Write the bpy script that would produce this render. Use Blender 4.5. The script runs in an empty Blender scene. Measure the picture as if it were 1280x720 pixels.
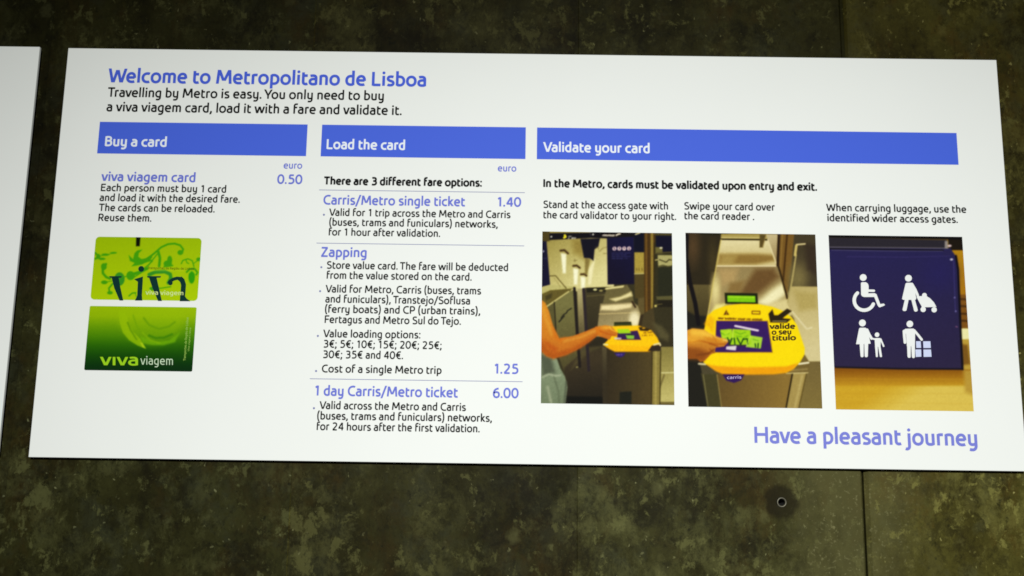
import bpy, bmesh, math, random
import numpy as np
from mathutils import Vector, Matrix

scene = bpy.context.scene
COL = scene.collection

# ---------------------------------------------------------------- camera
# Metres. Board front face lies on y = 0, the wall behind it at y = +0.010, the viewer stands at negative y.
cd = bpy.data.cameras.new('camera'); cam = bpy.data.objects.new('camera', cd); COL.objects.link(cam)
right, up, back = Vector((0.99990041, 0.00108718, 0.01407079)), Vector((-0.01368531, -0.16882235, 0.98555148)), Vector((0.00344694, -0.9856459, -0.16879066))
m = Matrix((right, up, back)).transposed().to_4x4(); m.translation = Vector((-0.01690449, -1.17249982, -0.24721389))
cam.matrix_world = m
cd.sensor_width = 36.0; cd.lens = 36.0*1200/1280; cd.clip_start = 0.01; cd.clip_end = 100
scene.camera = cam

# ---------------------------------------------------------------- light
world = bpy.data.worlds.new('World'); scene.world = world; world.use_nodes = True
bg = world.node_tree.nodes['Background']; bg.inputs[0].default_value = (0.95, 1.0, 0.80, 1); bg.inputs[1].default_value = 0.05
def spot(name, loc, aim, energy, size_deg, blend, radius, color):
    l = bpy.data.lights.new(name, 'SPOT'); l.energy = energy; l.spot_size = math.radians(size_deg); l.spot_blend = blend
    l.shadow_soft_size = radius; l.color = color
    o = bpy.data.objects.new(name, l); COL.objects.link(o); o.location = loc
    o.rotation_euler = (Vector(aim)-Vector(loc)).to_track_quat('-Z', 'Y').to_euler()
    return o
spot('ceiling_spotlight', (0.16, -2.4, 0.32), (0.13, 0, -1.10), 302, 99, 1.0, 0.02, (0.985, 1.0, 0.98))

scene.view_settings.view_transform = 'Standard'; scene.view_settings.look = 'None'
scene.view_settings.exposure = 0; scene.view_settings.gamma = 1
scene.render.engine = 'CYCLES'
try: scene.cycles.filter_width = 1.7
except Exception: pass

def lin(c):
    return tuple(((v/255)/12.92 if v/255 <= 0.04045 else ((v/255+0.055)/1.055)**2.4) for v in c)
# ---------------------------------------------------------------- lettering
# Humanist sans drawn as pen strokes on a 1000-unit em.  "M..C..L.." = pen path,
# "P x0 y0 x1 y1" = diagonal cut flat at both ends, "D x y r" = dot.
GLYPHS = {
 'a': (470, "M 92 444 C 135 458 180 464 225 464 C 325 464 366 415 366 320 L 366 8|M 366 288 C 330 294 290 296 260 296 C 150 296 78 250 78 160 C 78 80 135 36 225 36 C 280 36 330 42 366 52"),
 'b': (505, "M 112 740 L 112 18|M 112 445 C 145 460 185 464 220 464 C 345 464 425 380 425 250 C 425 115 345 38 235 38 C 190 38 150 42 112 54"),
 'c': (430, "M 398 440 C 365 456 330 462 295 462 C 165 462 82 375 82 250 C 82 120 160 38 295 38 C 335 38 370 44 400 58"),
 'd': (505, "M 390 740 L 390 18|M 390 445 C 357 460 317 464 282 464 C 160 464 80 380 80 250 C 80 115 157 38 267 38 C 312 38 352 42 390 54"),
 'e': (500, "M 92 255 L 418 255|M 418 234 C 425 395 355 463 262 463 C 155 463 82 375 82 250 C 82 110 165 38 290 38 C 340 38 388 46 420 60"),
 'f': (345, "M 345 692 C 310 704 285 706 255 706 C 160 706 112 655 112 560 L 112 0|M 112 458 L 315 458"),
 'g': (500, "M 388 448 C 354 460 322 464 287 464 C 162 464 80 380 80 250 C 80 115 155 40 265 40 C 310 40 352 52 388 74|M 388 482 L 388 10 C 388 -95 332 -168 227 -168 C 177 -168 135 -160 103 -148"),
 'h': (500, "M 112 740 L 112 0|M 112 400 C 150 440 215 462 262 462 C 345 462 388 415 388 330 L 388 0"),
 'i': (224, "M 112 500 L 112 0|D 112 645 60"),
 'j': (224, "M 112 500 L 112 -30 C 112 -120 70 -168 5 -168 C -22 -168 -42 -162 -60 -155|D 112 645 60"),
 'k': (460, "M 112 740 L 112 0|P 370 500 160 245|P 165 290 400 0"),
 'l': (224, "M 112 740 L 112 0"),
 'm': (720, "M 112 484 L 112 0|M 112 440 C 150 456 195 462 230 462 C 318 462 360 420 360 330 L 360 0|M 360 400 C 395 445 450 462 490 462 C 570 462 608 415 608 330 L 608 0"),
 'n': (500, "M 112 484 L 112 0|M 112 440 C 155 456 205 462 250 462 C 345 462 388 415 388 330 L 388 0"),
 'o': (536, "O 268 250 188 212"),
 'p': (505, "M 112 482 L 112 -205|M 112 445 C 145 460 185 464 220 464 C 345 464 425 380 425 250 C 425 115 345 38 235 38 C 190 38 150 42 112 54"),
 'r': (340, "M 112 484 L 112 0|M 112 440 C 160 456 220 466 320 458"),
 's': (415, "M 345 445 C 305 458 265 464 225 464 C 140 464 90 425 90 365 C 90 300 140 275 215 250 C 290 228 345 200 345 135 C 345 70 290 36 205 36 C 155 36 105 45 70 60"),
 't': (350, "M 110 620 L 110 170 C 110 80 150 38 225 38 C 260 38 295 46 322 56|M 110 458 L 315 458"),
 'u': (500, "M 112 500 L 112 170 C 112 85 155 38 250 38 C 295 38 345 44 388 60|M 388 500 L 388 18"),
 'v': (445, "P 48 500 210 0|P 400 500 235 0"),
 'w': (720, "P 48 500 190 0|P 350 490 210 0|P 372 490 512 0|P 675 500 530 0"),
 'x': (445, "P 60 500 385 0|P 385 500 60 0"),
 'y': (500, "M 112 500 L 112 190 C 112 100 155 55 245 55 C 290 55 345 70 388 95|M 388 500 L 388 10 C 388 -90 332 -168 232 -168 C 182 -168 140 -160 108 -150"),
 'z': (415, "M 50 458 L 366 458|M 48 42 L 372 42|P 320 430 95 70"),
 'A': (620, "P 295 690 50 0|P 325 690 570 0|M 160 215 L 460 215"),
 'B': (545, "M 112 690 L 112 0|M 112 648 L 260 648 C 370 648 430 600 430 515 C 430 425 370 375 280 375 L 112 375|M 280 370 C 400 370 465 320 465 210 C 465 95 390 42 265 42 L 112 42"),
 'C': (580, "M 535 622 C 490 645 440 652 395 652 C 205 652 90 530 90 345 C 90 155 205 38 395 38 C 450 38 500 46 545 68"),
 'E': (530, "M 112 690 L 112 0|M 112 648 L 480 648|M 112 365 L 440 365|M 112 42 L 490 42"),
 'F': (500, "M 112 690 L 112 0|M 112 648 L 475 648|M 112 345 L 430 345"),
 'H': (690, "M 112 690 L 112 0|M 578 690 L 578 0|M 112 362 L 578 362"),
 'I': (230, "M 115 690 L 115 0"),
 'L': (490, "M 112 690 L 112 0|M 112 42 L 460 42"),
 'M': (800, "P 150 690 98 0|P 165 690 382 150|P 640 690 418 150|P 652 690 702 0"),
 'P': (540, "M 112 690 L 112 0|M 112 648 L 265 648 C 400 648 465 585 465 465 C 465 340 395 275 265 275 L 112 275"),
 'R': (565, "M 112 690 L 112 0|M 112 648 L 270 648 C 400 648 460 590 460 475 C 460 360 390 300 270 300 L 112 300|P 300 310 480 0"),
 'S': (525, "M 435 615 C 390 640 335 652 280 652 C 170 652 105 600 105 515 C 105 420 180 390 280 352 C 385 312 450 275 450 185 C 450 90 375 38 255 38 C 185 38 120 55 72 80"),
 'T': (550, "M 25 648 L 525 648|M 275 648 L 275 0"),
 'V': (610, "P 52 690 288 0|P 558 690 320 0"),
 'W': (850, "P 50 690 218 0|P 410 620 248 0|P 440 620 602 0|P 800 690 632 0"),
 'Y': (570, "P 48 690 285 250|P 522 690 285 250|M 285 300 L 285 0"),
 'Z': (560, "M 68 648 L 495 648|M 60 42 L 515 42|P 445 625 120 65"),
 '0': (560, "O 280 345 198 307"),
 '1': (470, "M 285 690 L 285 0|M 120 560 C 190 590 240 630 270 672"),
 '2': (560, "M 98 592 C 150 635 210 652 265 652 C 375 652 435 590 435 500 C 435 380 300 270 112 55|M 92 42 L 480 42"),
 '3': (560, "M 108 625 C 160 645 210 652 260 652 C 370 652 435 600 435 515 C 435 425 370 370 270 370 L 190 370|M 270 366 C 395 366 460 310 460 210 C 460 95 375 38 250 38 C 195 38 140 48 92 65"),
 '4': (560, "P 375 690 105 220|M 62 205 L 520 205|M 400 690 L 400 0"),
 '5': (560, "M 160 648 L 462 648|M 178 660 L 158 395|M 152 398 C 195 412 230 415 265 415 C 400 415 465 335 465 230 C 465 105 375 38 250 38 C 190 38 145 46 98 65"),
 '6': (560, "M 440 645 C 200 640 98 480 98 280 C 98 120 175 38 288 38 C 400 38 468 110 468 225 C 468 335 405 400 305 400 C 230 400 160 375 112 320"),
 '7': (520, "M 60 648 L 470 648|P 435 625 190 0"),
 '8': (560, "O 280 505 155 148|O 280 195 185 157"),
 '\u20ac': (560, "M 500 625 C 460 645 420 652 385 652 C 230 652 150 530 150 345 C 150 150 235 38 390 38 C 430 38 465 45 502 62|M 40 415 L 440 415|M 40 280 L 420 280"),
 '.': (200, "D 95 56 60"), ',': (215, "D 112 60 58|P 130 75 62 -125"), ';': (225, "D 112 435 58|D 112 60 58|P 130 75 62 -125"),
 ':': (215, "D 105 56 60|D 105 440 60"), '(': (290, "M 225 790 C 65 600 65 40 225 -150"), ')': (290, "M 65 790 C 225 600 225 40 65 -150"),
 '/': (390, "P 350 740 45 -130"), ' ': (215, ""), '\u00e3': (470, "M 92 444 C 135 458 180 464 225 464 C 325 464 366 415 366 320 L 366 8|M 366 288 C 330 294 290 296 260 296 C 150 296 78 250 78 160 C 78 80 135 36 225 36 C 280 36 330 42 366 52|M 90 620 C 160 700 280 570 360 650"),
}
KERN = {'Tr': -70, 'Te': -70, 'Yo': -70, '. ': -20, ' T': -55, ' Y': -55, ' V': -20, 'Va': -55, 'We': -30, 'ry': -10, 'av': -15, 'va': -15, 've': -15, 'rt': 10, 'Fe': -20, 'L ': -20}

def glyph_path(tok):
    t = tok.split(); pts = []; i = 0; cur = None
    while i < len(t):
        if t[i] in 'ML' and len(t[i]) == 1:
            cur = (float(t[i+1]), float(t[i+2])); pts.append(cur); i += 3
        else:                                   # C
            a = [float(v) for v in t[i+1:i+7]]; p0 = cur
            for k in range(1, 8):
                s = k/7.0; q = 1-s
                pts.append((q*q*q*p0[0]+3*q*q*s*a[0]+3*q*s*s*a[2]+s*s*s*a[4], q*q*q*p0[1]+3*q*q*s*a[1]+3*q*s*s*a[3]+s*s*s*a[5]))
            cur = (a[4], a[5]); i += 7
    return pts

def text_width(s):
    adv = 0
    for k, ch in enumerate(s):
        adv += GLYPHS[ch][0] + KERN.get(s[k:k+2], 0)
    return adv - 110

def ribbon(pts, w, closed=False):
    """pen stroke outline: list of quads [(a,b,c,d)] with mitred joints"""
    n = len(pts); L = []; R = []
    for i in range(n):
        if closed: a, b, c = pts[i-1], pts[i], pts[(i+1) % n]
        else: a, b, c = pts[max(i-1, 0)], pts[i], pts[min(i+1, n-1)]
        d1 = (b[0]-a[0], b[1]-a[1]); d2 = (c[0]-b[0], c[1]-b[1])
        l1 = math.hypot(*d1) or 1; l2 = math.hypot(*d2) or 1
        if d1 == (0, 0): d1, l1 = d2, l2
        if d2 == (0, 0): d2, l2 = d1, l1
        n1 = (-d1[1]/l1, d1[0]/l1); n2 = (-d2[1]/l2, d2[0]/l2)
        m = (n1[0]+n2[0], n1[1]+n2[1]); q = m[0]*m[0]+m[1]*m[1]
        f = min(2.0/max(q, 1e-6), 1.6)
        m = (m[0]*f*w/2, m[1]*f*w/2)
        L.append((b[0]+m[0], b[1]+m[1])); R.append((b[0]-m[0], b[1]-m[1]))
    rng = range(n if closed else n-1)
    return [(L[i], R[i], R[(i+1) % n], L[(i+1) % n]) for i in rng]

def glyph_polys(ch, w):
    """list of layers; each layer is a list of convex polygons in em units"""
    layers = []
    for tok in GLYPHS[ch][1].split('|'):
        if not tok: continue
        k = tok[0]; a = [float(v) for v in tok[1:].split()] if k in 'PDO' else None
        if k == 'P':
            x0, y0, x1, y1 = a; h = w*1.02*math.hypot(x1-x0, y1-y0)/max(abs(y1-y0), 1)/2
            layers.append([[(x0-h, y0), (x1-h, y1), (x1+h, y1), (x0+h, y0)]])
        elif k == 'D':
            r = a[2]*(0.55+0.45*w/88)
            layers.append([[(a[0]+r*math.cos(q*math.pi/6), a[1]+r*math.sin(q*math.pi/6)) for q in range(12)]])
        elif k == 'O':
            pts = []
            for q in range(28):
                c, s = math.cos(q*math.pi/14), math.sin(q*math.pi/14)
                pts.append((a[0]+a[2]*math.copysign(abs(c)**0.93, c), a[1]+a[3]*math.copysign(abs(s)**0.93, s)))
            layers.append(ribbon(pts, w, True))
        else:
            layers.append(ribbon(glyph_path(tok), w))
    return layers
# ---------------------------------------------------------------- printed pictures
# The printed photographs and cards are colour fields computed point by point; the artwork is drawn in the
# printer's own (slightly skewed) units and laid on a flat sheet of the print's true size.
class Art:
    def __init__(s, quad, w, h, step, origin, scale):
        s.q = np.array(quad, float); s.w, s.h = w, h
        s.nx, s.ny = int(round(w/step))+1, int(round(h/step))+1
        u, v = np.meshgrid(np.linspace(0, 1, s.nx), np.linspace(0, 1, s.ny)); s.u, s.v = u, v
        q = s.q
        s.PX = q[0][0]*(1-u)*(1-v)+q[1][0]*u*(1-v)+q[2][0]*u*v+q[3][0]*(1-u)*v
        s.PY = q[0][1]*(1-u)*(1-v)+q[1][1]*u*(1-v)+q[2][1]*u*v+q[3][1]*(1-u)*v
        s.rgb = np.zeros((s.ny, s.nx, 3)); s.at(*origin, scale)
    def at(s, x0, y0, k, dx=0, dy=0):
        s.o = (x0, y0, k, dx, dy); s.X = (s.PX-x0)*k-dx; s.Y = (s.PY-y0)*k-dy; s.k = k
    def shift(s, dx, dy):
        x0, y0, k, _, _ = s.o; s.at(x0, y0, k, dx, dy)
    def to_mm(s, x, y):
        x0, y0, k, dx, dy = s.o; px, py = (x+dx)/k+x0, (y+dy)/k+y0; q = s.q; u = v = 0.5
        for _ in range(6):
            fx = q[0]*(1-u)*(1-v)+q[1]*u*(1-v)+q[2]*u*v+q[3]*(1-u)*v
            du = (q[1]-q[0])*(1-v)+(q[2]-q[3])*v; dv = (q[3]-q[0])*(1-u)+(q[2]-q[1])*u
            e = np.array([px, py])-fx; d = du[0]*dv[1]-du[1]*dv[0]
            u += (e[0]*dv[1]-e[1]*dv[0])/d; v += (du[0]*e[1]-du[1]*e[0])/d
        return u*s.w, v*s.h
    def _seg(s, X, Y, a, b):
        dx, dy = b[0]-a[0], b[1]-a[1]; L = dx*dx+dy*dy or 1e-9
        t = np.clip(((X-a[0])*dx+(Y-a[1])*dy)/L, 0, 1)
        return np.hypot(X-a[0]-t*dx, Y-a[1]-t*dy)
    def _box(s, pts, pad):
        p = np.array(pts, float)
        m = (s.X > p[:, 0].min()-pad) & (s.X < p[:, 0].max()+pad) & (s.Y > p[:, 1].min()-pad) & (s.Y < p[:, 1].max()+pad)
        return np.nonzero(m)
    def _mix(s, idx, al, col, col2, axis, a):
        c = np.array(col, float)
        if col2 is not None:
            (ax, ay), (bx, by) = axis; L = (bx-ax)**2+(by-ay)**2
            t = np.clip(((s.X[idx]-ax)*(bx-ax)+(s.Y[idx]-ay)*(by-ay))/L, 0, 1)[:, None]
            c = c*(1-t)+np.array(col2, float)*t
        al = (al*a)[:, None]
        s.rgb[idx] = s.rgb[idx]*(1-al)+c*al
    def fill(s, col): s.rgb[:] = col
    def poly(s, pts, col, col2=None, axis=None, soft=None, a=1.0):
        soft = soft or 0.75*s.k; idx = s._box(pts, soft*1.5)
        if len(idx[0]) == 0: return
        X, Y = s.X[idx], s.Y[idx]; d = np.full(X.shape, 1e9); ins = np.zeros(X.shape, bool); n = len(pts)
        for i in range(n):
            p, q = pts[i], pts[(i+1) % n]
            d = np.minimum(d, s._seg(X, Y, p, q))
            if p[1] != q[1]:
                c = ((p[1] > Y) != (q[1] > Y)) & (X < (q[0]-p[0])*(Y-p[1])/(q[1]-p[1])+p[0]); ins ^= c
        sd = np.where(ins, -d, d); t = np.clip(0.5-sd/(2*soft), 0, 1); s._mix(idx, t*t*(3-2*t), col, col2, axis, a)
    def line(s, pts, w, col, col2=None, axis=None, soft=None, a=1.0):
        soft = soft or 0.6*s.k; idx = s._box(pts, w+soft*1.5)
        if len(idx[0]) == 0: return
        X, Y = s.X[idx], s.Y[idx]; d = np.full(X.shape, 1e9)
        for i in range(len(pts)-1): d = np.minimum(d, s._seg(X, Y, pts[i], pts[i+1]))
        t = np.clip(0.5-(d-w/2)/(2*soft), 0, 1); s._mix(idx, t*t*(3-2*t), col, col2, axis, a)
    def ell(s, cx, cy, rx, ry, col, soft=None, a=1.0):
        soft = soft or 0.6*s.k; idx = s._box([(cx-rx, cy-ry), (cx+rx, cy+ry)], soft*1.5)
        if len(idx[0]) == 0: return
        r = np.hypot((s.X[idx]-cx)/rx, (s.Y[idx]-cy)/ry); sd = (r-1)*min(rx, ry)
        t = np.clip(0.5-sd/(2*soft), 0, 1); s._mix(idx, t*t*(3-2*t), col, None, None, a)
    def scrawl(s, x0, y0, x1, y1, h, col, seed=1, w=None, a=0.9):
        """a row of marks too small to read"""
        r = random.Random(seed); n = max(2, int(math.hypot(x1-x0, y1-y0)/(h*0.62))); w = w or h*0.3
        for i in range(n):
            if r.random() < 0.13: continue
            t0, t1 = (i+0.1)/n, (i+0.75)/n; xa, xb = x0+(x1-x0)*t0, x0+(x1-x0)*t1; ya = y0+(y1-y0)*t0
            s.line([(xa, ya+r.uniform(-.3, .1)*h), (xa+r.uniform(-.1, .2)*h, ya+h*0.45), (xb, ya+r.uniform(0, .5)*h), (xb, ya-r.uniform(0, .3)*h)], w, col, a=a)
    def grain(s, amt, seed=3, cells=(1, 3), blur=1):
        for _ in range(blur):
            for ax in (0, 1):
                q = np.concatenate([np.take(s.rgb, [0], ax), s.rgb, np.take(s.rgb, [-1], ax)], ax); n = s.rgb.shape[ax]
                s.rgb = 0.25*np.take(q, range(0, n), ax)+0.5*np.take(q, range(1, n+1), ax)+0.25*np.take(q, range(2, n+2), ax)
        r = np.random.default_rng(seed)
        for c in cells:
            g = r.normal(0, 1, (s.ny//c+2, s.nx//c+2)); g = np.repeat(np.repeat(g, c, 0), c, 1)[:s.ny, :s.nx]
            s.rgb = s.rgb*(1+amt*0.007*g[:, :, None])+amt*0.22*g[:, :, None]
        x = np.clip(s.rgb, 2, 255)/255; s.rgb = 255*np.clip(x-0.05*np.sin(2*np.pi*x)-0.03*np.sin(np.pi*x), 0.01, 1)

def art_gate():
    p = Art([(678.2, 290), (840.2, 291), (843.2, 507), (676, 504)], 162.1, 213.8, 0.8, (675, 285), 6.256)
    p.fill((72, 67, 45))
    p.poly([(10, 10), (580, 10), (580, 480), (10, 530)], (158, 146, 92), (216, 206, 154), ((120, 60), (420, 430)))
    p.poly([(250, 90), (350, 90), (350, 250), (260, 200)], (140, 122, 66), soft=40, a=.7)
    p.poly([(10, 10), (76, 10), (76, 108), (10, 118)], (92, 80, 40), soft=8)
    p.poly([(75, 45), (385, 38), (580, 10), (580, 85), (400, 80), (75, 100)], (24, 19, 30))
    p.line([(195, 60), (202, 74), (190, 80)], 16, (238, 224, 60)); p.scrawl(224, 68, 250, 68, 11, (225, 225, 210), 2); p.scrawl(222, 82, 284, 80, 13, (235, 235, 222), 3)
    p.ell(90, 73, 7, 7, (220, 220, 210)); p.ell(417, 52, 7, 8, (215, 215, 205)); p.line([(393, 45), (400, 58)], 8, (80, 78, 90))
    p.poly([(10, 110), (52, 110), (80, 455), (10, 474)], (30, 26, 64)); p.line([(22, 185), (32, 190), (22, 198)], 7, (190, 190, 200))
    p.scrawl(24, 245, 55, 245, 9, (70, 70, 110), 4)
    for cap, beam in (([(162, 184), (192, 180), (220, 206)], [(166, 205), (206, 212), (202, 362), (181, 364)]), ([(262, 305), (288, 302), (312, 320)], [(262, 325), (300, 332), (292, 452), (268, 452)]), ([(322, 372), (345, 370), (364, 382)], [(320, 390), (356, 396), (350, 482), (324, 482)])):
        p.poly(beam, (247, 243, 212), soft=9); p.line(cap, 17, (88, 68, 40), soft=6)
    p.poly([(380, 330), (412, 280), (430, 250), (400, 450), (380, 450)], (238, 228, 184), soft=12); p.poly([(352, 240), (395, 250), (372, 372), (352, 372)], (120, 105, 60), soft=10, a=.75)
    p.poly([(318, 90), (470, 84), (458, 150), (428, 172), (420, 264), (392, 244), (345, 240)], (25, 23, 46), soft=6)
    for l in ([(430, 158), (448, 146), (460, 168)], [(468, 186), (492, 162), (520, 155)], [(498, 205), (518, 204)], [(266, 264), (290, 260)], [(273, 252), (275, 272)]): p.line(l, 6, (110, 96, 62), soft=6, a=.6)
    # lower left: gate panels and posts
    p.poly([(10, 474), (80, 455), (270, 468), (270, 486), (150, 500), (10, 545)], (186, 178, 126)); p.poly([(10, 530), (80, 498), (255, 484), (230, 512), (45, 640), (10, 600)], (112, 102, 56)); p.poly([(40, 545), (95, 520), (90, 560), (48, 580)], (86, 78, 44), soft=8)
    p.line([(82, 386), (122, 383), (206, 482)], 8, (108, 98, 60)); p.line([(110, 400), (160, 470)], 4, (150, 140, 95))
    p.poly([(40, 640), (115, 590), (125, 1020), (60, 900)], (104, 99, 66)); p.poly([(115, 590), (225, 510), (272, 490), (300, 850), (315, 1090), (190, 1130), (140, 1000)], (126, 122, 84), (96, 90, 60), ((200, 600), (230, 1080)))
    p.line([(42, 634), (225, 508)], 11, (192, 182, 132)); p.line([(112, 592), (124, 800)], 8, (58, 52, 34)); p.line([(165, 716), (185, 690), (208, 676), (215, 660), (246, 640)], 8, (48, 46, 34))
    p.line([(150, 745), (190, 700)], 10, (52, 50, 38))
    p.poly([(290, 484), (338, 484), (360, 1000), (310, 1000)], (176, 166, 128), (92, 84, 62), ((310, 500), (330, 900)))
    p.poly([(350, 478), (580, 470), (580, 1000), (372, 1000)], (84, 77, 54), (58, 52, 38), ((450, 500), (450, 950)))
    p.poly([(365, 478), (580, 470), (580, 508), (368, 515)], (48, 44, 30)); p.ell(432, 492, 15, 9, (205, 200, 155)); p.ell(478, 500, 16, 8, (160, 150, 105)); p.line([(500, 490), (540, 488)], 8, (110, 102, 64)); p.line([(370, 545), (530, 530)], 7, (110, 102, 70))
    p.poly([(190, 1100), (310, 1000), (560, 930), (560, 1420), (200, 1420)], (78, 68, 50), (52, 46, 36), ((300, 1050), (330, 1350)), soft=10); p.poly([(300, 1000), (380, 940), (530, 930), (380, 985), (240, 1120)], (96, 88, 60), soft=14, a=.8)
    p.poly([(205, 1318), (560, 1325), (560, 1420), (200, 1420)], (28, 28, 24), soft=10)
    p.line([(270, 482), (292, 838), (312, 1092)], 22, (46, 38, 36)); p.line([(342, 490), (375, 1000), (382, 1120)], 23, (60, 50, 56)); p.ell(290, 1096, 9, 6, (150, 145, 100))
    # right half
    p.shift(532, 0)
    p.poly([(-10, 35), (205, 30), (205, 75), (-10, 82)], (32, 25, 28)); p.scrawl(-42, 57, 54, 57, 14, (228, 218, 205), 6, 6); p.line([(66, 58), (82, 48), (96, 46)], 12, (228, 218, 200))
    p.poly([(205, 30), (285, 30), (285, 192), (205, 192)], (20, 22, 50)); p.line([(218, 48), (250, 36)], 13, (205, 195, 150)); p.poly([(208, 194), (285, 194), (285, 362), (208, 362)], (168, 150, 82)); p.poly([(205, 368), (290, 368), (290, 560), (212, 560)], (94, 82, 46)); p.line([(206, 366), (285, 363)], 7, (205, 194, 140))
    for x in (225, 243, 266): p.line([(x, 322), (x+2, 338)], 5, (96, 82, 40))
    p.poly([(-7, 78), (203, 68), (206, 447), (-2, 452)], (28, 21, 58), (30, 27, 80), ((0, 300), (200, 80)))
    for i, x in enumerate((52, 90, 128, 166)):
        p.ell(x, 165-i*.6, 16, 16, (222, 200, 200)); p.line([(x-3+3*(i % 2), 158), (x+2, 172-4*(i % 3))], 6, (60, 40, 70))
    for i, y in enumerate((200, 214, 228, 244)): p.scrawl(30, y, 178-22*(i % 2), y-2, 7, (72, 74, 122), 10+i)
    p.poly([(283, 30), (372, 30), (372, 730), (285, 730)], (88, 66, 28)); p.line([(300, 30), (303, 730)], 14, (124, 98, 48), soft=7); p.line([(345, 30), (347, 730)], 20, (150, 132, 72), soft=7); p.line([(366, 120), (356, 730)], 8, (62, 55, 24))
    p.poly([(372, 30), (520, 30), (520, 730), (362, 730)], (66, 62, 40)); p.poly([(376, 60), (520, 60), (520, 186), (378, 190)], (22, 20, 54)); p.line([(355, 46), (520, 48)], 6, (128, 118, 74))
    p.poly([(372, 150), (428, 150), (428, 204), (372, 204)], (118, 112, 70)); p.ell(416, 157, 11, 7, (220, 215, 195)); p.line([(372, 200), (500, 190)], 9, (100, 92, 58))
    p.poly([(390, 215), (520, 215), (520, 300), (425, 304), (394, 312)], (170, 164, 120)); p.line([(405, 252), (432, 262), (456, 272), (480, 250), (498, 254)], 9, (84, 78, 52)); p.line([(398, 305), (430, 296), (470, 306), (505, 300)], 9, (96, 92, 62))
    p.poly([(394, 318), (520, 310), (520, 540), (392, 545)], (56, 57, 40)); p.poly([(378, 545), (520, 538), (520, 572), (384, 572)], (104, 100, 68)); p.poly([(390, 575), (520, 574), (520, 740), (390, 740)], (48, 43, 30), soft=8)
    p.poly([(365, 612), (383, 612), (380, 666), (364, 666)], (208, 194, 128)); p.line([(380, 610), (424, 604)], 6, (124, 114, 72)); p.line([(372, 255), (388, 252)], 9, (190, 180, 130))
    # gate casing
    p.poly([(-10, 478), (150, 452), (190, 515), (205, 595), (-40, 600)], (116, 108, 76)); p.poly([(-20, 478), (128, 458), (120, 474), (-20, 492)], (222, 210, 158)); p.poly([(15, 566), (100, 548), (182, 508), (192, 540), (60, 584)], (226, 212, 164), soft=12)
    p.poly([(-60, 602), (198, 590), (236, 620), (300, 760), (300, 860), (-90, 860)], (140, 128, 98), (172, 160, 126), ((0, 640), (100, 840))); p.poly([(-50, 618), (188, 602), (182, 632), (60, 655), (-56, 652)], (232, 214, 170), soft=12); p.line([(190, 588), (214, 628)], 15, (72, 56, 36)); p.line([(-70, 684), (240, 672)], 5, (206, 186, 138)); p.poly([(236, 560), (285, 552), (287, 770), (272, 740), (235, 620)], (108, 96, 62))
    p.shift(532, 688)
    p.poly([(268, 0), (360, -60), (390, 180), (415, 255), (360, 250), (240, 90)], (88, 78, 52)); p.poly([(355, -60), (530, -60), (530, 258), (418, 258), (385, 180)], (70, 65, 44)); p.poly([(350, 60), (420, 90), (480, 160), (470, 210), (400, 180)], (98, 92, 66), soft=20)
    p.ell(208, 40, 40, 60, (236, 222, 186), soft=22); p.poly([(255, 0), (280, 0), (262, 95), (236, 90)], (72, 60, 40), soft=6)
    p.poly([(415, 252), (530, 252), (530, 720), (405, 720)], (140, 131, 84), (186, 176, 122), ((460, 300), (460, 640))); p.line([(418, 453), (525, 451)], 6, (222, 216, 172)); p.poly([(405, 676), (530, 676), (530, 720), (405, 720)], (116, 106, 66)); p.line([(408, 560), (440, 470)], 12, (120, 110, 72), soft=8)
    p.poly([(-45, 245), (15, 268), (55, 288), (346, 288), (342, 720), (-40, 720)], (68, 59, 42), (94, 82, 52), ((-20, 500), (320, 500))); p.poly([(-45, 245), (-10, 262), (-6, 720), (-40, 720)], (100, 92, 70), (70, 62, 46), ((0, 250), (0, 500)), soft=6)
    p.poly([(346, 286), (414, 283), (408, 720), (341, 720)], (142, 130, 80)); p.line([(376, 290), (373, 720)], 14, (164, 150, 96), soft=8); p.line([(347, 290), (341, 720)], 6, (56, 47, 20)); p.line([(413, 285), (406, 720)], 7, (66, 58, 24))
    p.poly([(92, 600), (184, 594), (184, 690), (90, 690)], (46, 47, 38)); p.line([(230, 300), (226, 690)], 5, (84, 72, 46), soft=6)
    p.poly([(48, 60), (182, 56), (190, 90), (48, 94)], (72, 78, 38)); p.line([(56, 66), (178, 62)], 7, (40, 40, 22))
    p.poly([(0, 94), (110, 88), (236, 86), (300, 104), (342, 126), (386, 180), (410, 236), (400, 262), (320, 286), (56, 287), (12, 266), (-38, 236), (0, 200)], (250, 192, 12))
    p.poly([(-30, 236), (0, 232), (200, 248), (405, 246), (322, 288), (56, 288), (14, 268)], (248, 180, 8), soft=9); p.poly([(240, 98), (284, 97), (334, 116), (310, 130), (250, 126)], (66, 52, 18)); p.ell(280, 106, 12, 6, (210, 165, 40)); p.scrawl(262, 142, 345, 136, 13, (120, 90, 18), 31); p.scrawl(258, 162, 350, 158, 13, (130, 98, 18), 32)
    p.poly([(76, 140), (232, 124), (260, 198), (70, 197)], (68, 40, 98)); p.poly([(72, 114), (164, 112), (182, 146), (82, 148)], (162, 208, 42)); p.poly([(138, 158), (206, 164), (204, 191), (150, 190)], (138, 188, 78)); p.poly([(50, 178), (106, 182), (104, 194), (52, 194)], (206, 196, 196)); p.line([(150, 160), (190, 158)], 5, (40, 60, 30))
    p.poly([(345, 240), (414, 234), (414, 276), (400, 284), (312, 284)], (66, 55, 44)); p.line([(360, 236), (404, 224), (410, 240)], 12, (228, 214, 176))
    p.poly([(46, 298), (138, 296), (126, 322), (100, 334), (72, 326)], (66, 46, 122)); p.scrawl(66, 312, 120, 310, 10, (130, 115, 175), 35)
    # visitor
    p.shift(0, 688)
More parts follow.
